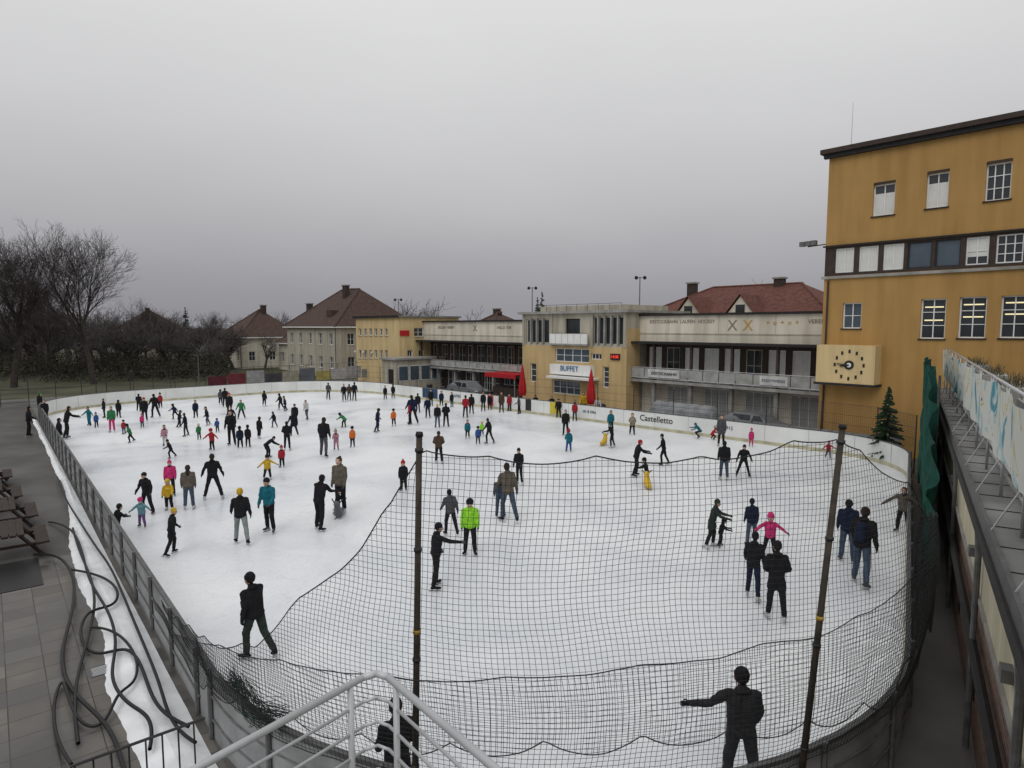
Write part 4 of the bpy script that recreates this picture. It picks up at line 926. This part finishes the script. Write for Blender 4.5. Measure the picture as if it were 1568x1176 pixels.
R=[
(393,1008,877,'k','d','k','beanie','walk',50,0,False),(264,850,778,'k','k','y','beanie','glide',-60),(370,833,748,'k','f','y','beanie','glide',10),(413,815,730,'t','k','k','beanie','stand',160),
(490,812,728,'k','k','k','hair','hold',-30,0,False),(522,785,698,'c','k','h','bun','stand',150,0,False),(516,788,752,'k','g','k','pom','hold',-90),(218,808,760,'l','v','p','helmet','armsout',170),(226,786,722,'k','k','k','beanie','wide',150),
(262,760,702,'p','k','p','pom','stand',190),(259,782,732,'y','k','y','beanie','stand',180),(290,780,712,'c','j','h','longhair','stand',10),(327,765,695,'k','k','h','hair','wide',10),
(410,735,695,'y','k','k','helmet','armsout',200),(408,702,668,'k','k','k','beanie','bend',-90),(432,716,680,'r','k','r','pom','stand',170),(440,690,645,'k','k','k','hair','pocket',0),(450,668,630,'k','k','h','hair','glide',30),(452,652,618,'k','k','k','beanie','stand',180),
(496,700,633,'k','g','h','longhair','glide',-10),(515,690,655,'P','P','e','pom','hold',180),(540,685,652,'o','n','k','helmet','stand',180),(528,655,632,'G','k','k','helmet','bend',60),(262,702,672,'k','k','k','beanie','push',100),
(253,683,650,'P','w','h','longhair','stand',180),(470,643,612,'w','g','h','hair','glide',150),(380,685,650,'k','k','k','beanie','stand',0),(355,682,628,'k','k','h','hair','stand',180),(368,686,652,'n','k','k','beanie','stand',20),(397,672,638,'k','k','h','hair','glide',-20),
(325,690,655,'r','k','r','helmet','armsout',160),(333,662,640,'b','k','b','helmet','stand',180),(285,668,632,'k','d','k','hair','wide',90),(305,673,648,'G','k','w','helmet','stand',180),(200,678,648,'G','k','k','helmet','push',120),
(172,662,622,'G','p','k','longhair','stand',180),(190,665,645,'r','j','k','helmet','stand',180),(137,652,622,'t','t','h','hair','armsout',150),(222,645,608,'k','k','r','beanie','stand',180),(213,630,603,'k','k','k','hair','stand',0),(238,640,603,'k','k','h','hair','glide',40),
(246,625,600,'r','k','k','pom','stand',180),(268,642,618,'n','k','k','helmet','push',60),(218,655,632,'p','k','p','pom','stand',180),(300,640,612,'n','k','h','hair','stand',180),(318,652,622,'k','j','h','hair','glide',120),
(405,622,598,'k','k','k','hair','stand',0),(430,628,602,'k','k','k','hair','glide',70),(437,630,606,'n','k','k','beanie','glide',120),(370,642,612,'G','k','h','hair','wide',170),(345,624,594,'k','k','h','hair','stand',0),(352,636,600,'k','k','r','pom','stand',180),(338,620,596,'g','k','k','hair','stand',0),
(503,612,586,'g','k','h','hair','stand',0),(527,615,588,'k','k','k','hair','stand',180),(535,613,588,'B','k','k','hair','stand',0),(543,614,585,'k','k','k','beanie','stand',0),(578,662,625,'n','n','k','helmet','glide',-60),(603,653,625,'o','k','k','helmet','stand',180),(628,650,614,'r','k','h','hair','stand',90),
(640,632,602,'k','k','k','hair','stand',0),(632,650,605,'n','k','h','hair','glide',30),(672,710,660,'B','k','h','hair','pocket',0,0,False),(618,752,702,'k','k','r','pom','stand',170),(716,672,642,'t','k','h','longhair','stand',180),(732,680,652,'b','k','k','helmet','stand',180),(749,680,640,'k','k','k','hair','glide',60),
(683,654,617,'k','k','k','hair','pocket',0),(670,655,618,'k','j','y','beanie','stand',180),(655,640,608,'n','k','h','hair','stand',180),(713,640,605,'r','d','k','beanie','stand',0),(722,634,603,'k','k','h','hair','stand',0),(740,630,600,'k','k','k','hair','stand',180),(738,668,652,'L','k','y','helmet','stand',180),
(871,692,655,'t','b','r','pom','stand',10),(866,667,627,'k','k','k','hair','stand',180),(880,645,615,'r','k','h','hair','stand',0),(937,686,648,'k','k','t','beanie','hold',80),(935,660,628,'t','k','h','hair','stand',180),(968,666,632,'e','k','h','hair','pocket',180),
(974,730,673,'k','k','r','beanie','hold',-80),(990,742,700,'k','k','k','helmet','hold',90),(1016,713,664,'k','k','k','beanie','glide',80),(766,792,728,'j','j','h','longhair','stand',0),(778,800,704,'c','j','h','hair','glide',20,0,False),(795,742,685,'k','k','k','beanie','stand',160),
(690,820,750,'g','k','k','hair','glide',20,0,False),(720,850,762,'L','k','k','helmet','stand',180,0,False),(668,900,800,'k','k','k','beanie','reach',-70,0,False),(1089,840,763,'d','k','d','beanie','hold',-100,0,True),(1103,838,798,'k','k','k','helmet','hold',-90),(1150,836,763,'n','j','k','beanie','stand',10,0,False),
(1178,852,783,'p','k','p','hood','armsout',170),(1152,918,815,'k','n','k','beanie','glide',-20,0,False),(1187,950,828,'k','k','k','beanie','pocket',0,0,True),(1296,860,765,'n','j','k','hair','stand',-10,0,False),(1317,896,770,'k','j','h','hair','glide',-30,1,False),
(1382,818,745,'c','k','h','longhair','armsout',150,0,False),(1108,735,675,'k','j','k','hair','stand',0),(1138,730,680,'k','k','k','beanie','wide',180),(1104,684,635,'g','k','h','hair','stand',170),(1072,672,648,'t','n','t','helmet','crouch',90),(1090,674,655,'r','k','r','helmet','crouch',-60),(1150,684,654,'p','p','p','pom','stand',170),
(1268,702,674,'r','j','p','pom','armsout',180),(1132,1218,1025,'s','s','k','beanie','reachl',5,0,False),(610,1258,1070,'k','k','k','beanie','pocket',20,0,False),(590,612,590,'k','k','k','hair','stand',180),(602,610,588,'k','k','k','hair','stand',0),
(92,688,640,'k','k','k','hair','stand',-60),(103,672,622,'k','k','h','hair','hold',-60),(160,640,610,'k','k','k','hair','stand',120),(148,655,630,'b','k','b','pom','stand',180),
(420,655,630,'k','j','h','hair','glide',60),(275,655,628,'k','k','k','hair','glide',-60),(182,640,612,'k','k','h','hair','stand',0),(355,655,622,'n','j','h','hair','wide',180),
]
for r in R:
    a=list(r[:9]); pk=bool(r[9]) if len(r)>9 else False; ct=r[10] if len(r)>10 else None
    person(*a,pack=pk,coat=ct)
for r in [(180,828,772,'k','k','k','beanie','hold',-40),(45,668,622,'k','k','k','hair','stand',-60),(62,640,600,'k','G','G','beanie','stand',-40),(70,650,612,'k','k','h','hair','stand',180),
 (750,628,602,'k','k','h','hair','stand',180),(768,632,600,'B','k','k','hair','stand',180),(780,630,603,'r','k','h','hair','stand',160),(855,640,610,'k','k','k','beanie','stand',180),(893,637,600,'y','k','h','hair','walk',180),(880,640,612,'n','j','h','hair','stand',180),
 (660,622,596,'k','k','k','hair','stand',180),(676,622,598,'n','k','h','hair','stand',180),(692,624,600,'k','j','h','longhair','stand',150),(820,632,604,'k','k','r','beanie','stand',200),(915,640,608,'w','j','h','hair','stand',180),(845,636,606,'k','k','h','hair','stand',180),(795,634,606,'g','k','h','hair','stand',90)]:
    person(*r,ped=True,z0=.006)
for x,y,fc in ((924,682,60),(992,748,90),(520,792,-90)):
    p=G(x,y,.03); yel=M("yellow_plastic",(.6,.38,.02),.4,.08,3,0); o=Obj("seal_skating_aid"); ca,sa=math.cos(math.radians(fc)),math.sin(math.radians(fc))
    fr=lambda a,b_,z: p+V((a*ca-b_*sa,a*sa+b_*ca,z)); vs,fs,_=o.acc("seal_body",yel if x!=520 else M("grey_plastic",(.1,.1,.11),.4,.05,3,0))
    sphcone(vs,fs,fr(-.25,0,.14),fr(.15,0,.2),.10,.16); sphcone(vs,fs,fr(.15,0,.2),fr(.3,0,.5),.15,.10); sphcone(vs,fs,fr(.3,0,.55),fr(.38,0,.56),.12,.06); sphcone(vs,fs,fr(-.3,0,.12),fr(-.45,0,.25),.08,.03)
    for s in (-.1,.1): o.tube("grips",dark,fr(.28,s,.6),fr(.2,s*2,.72),.02); o.tube("runners",steel,fr(-.3,s,.02),fr(.3,s,.02),.015)
    o.finish(True)
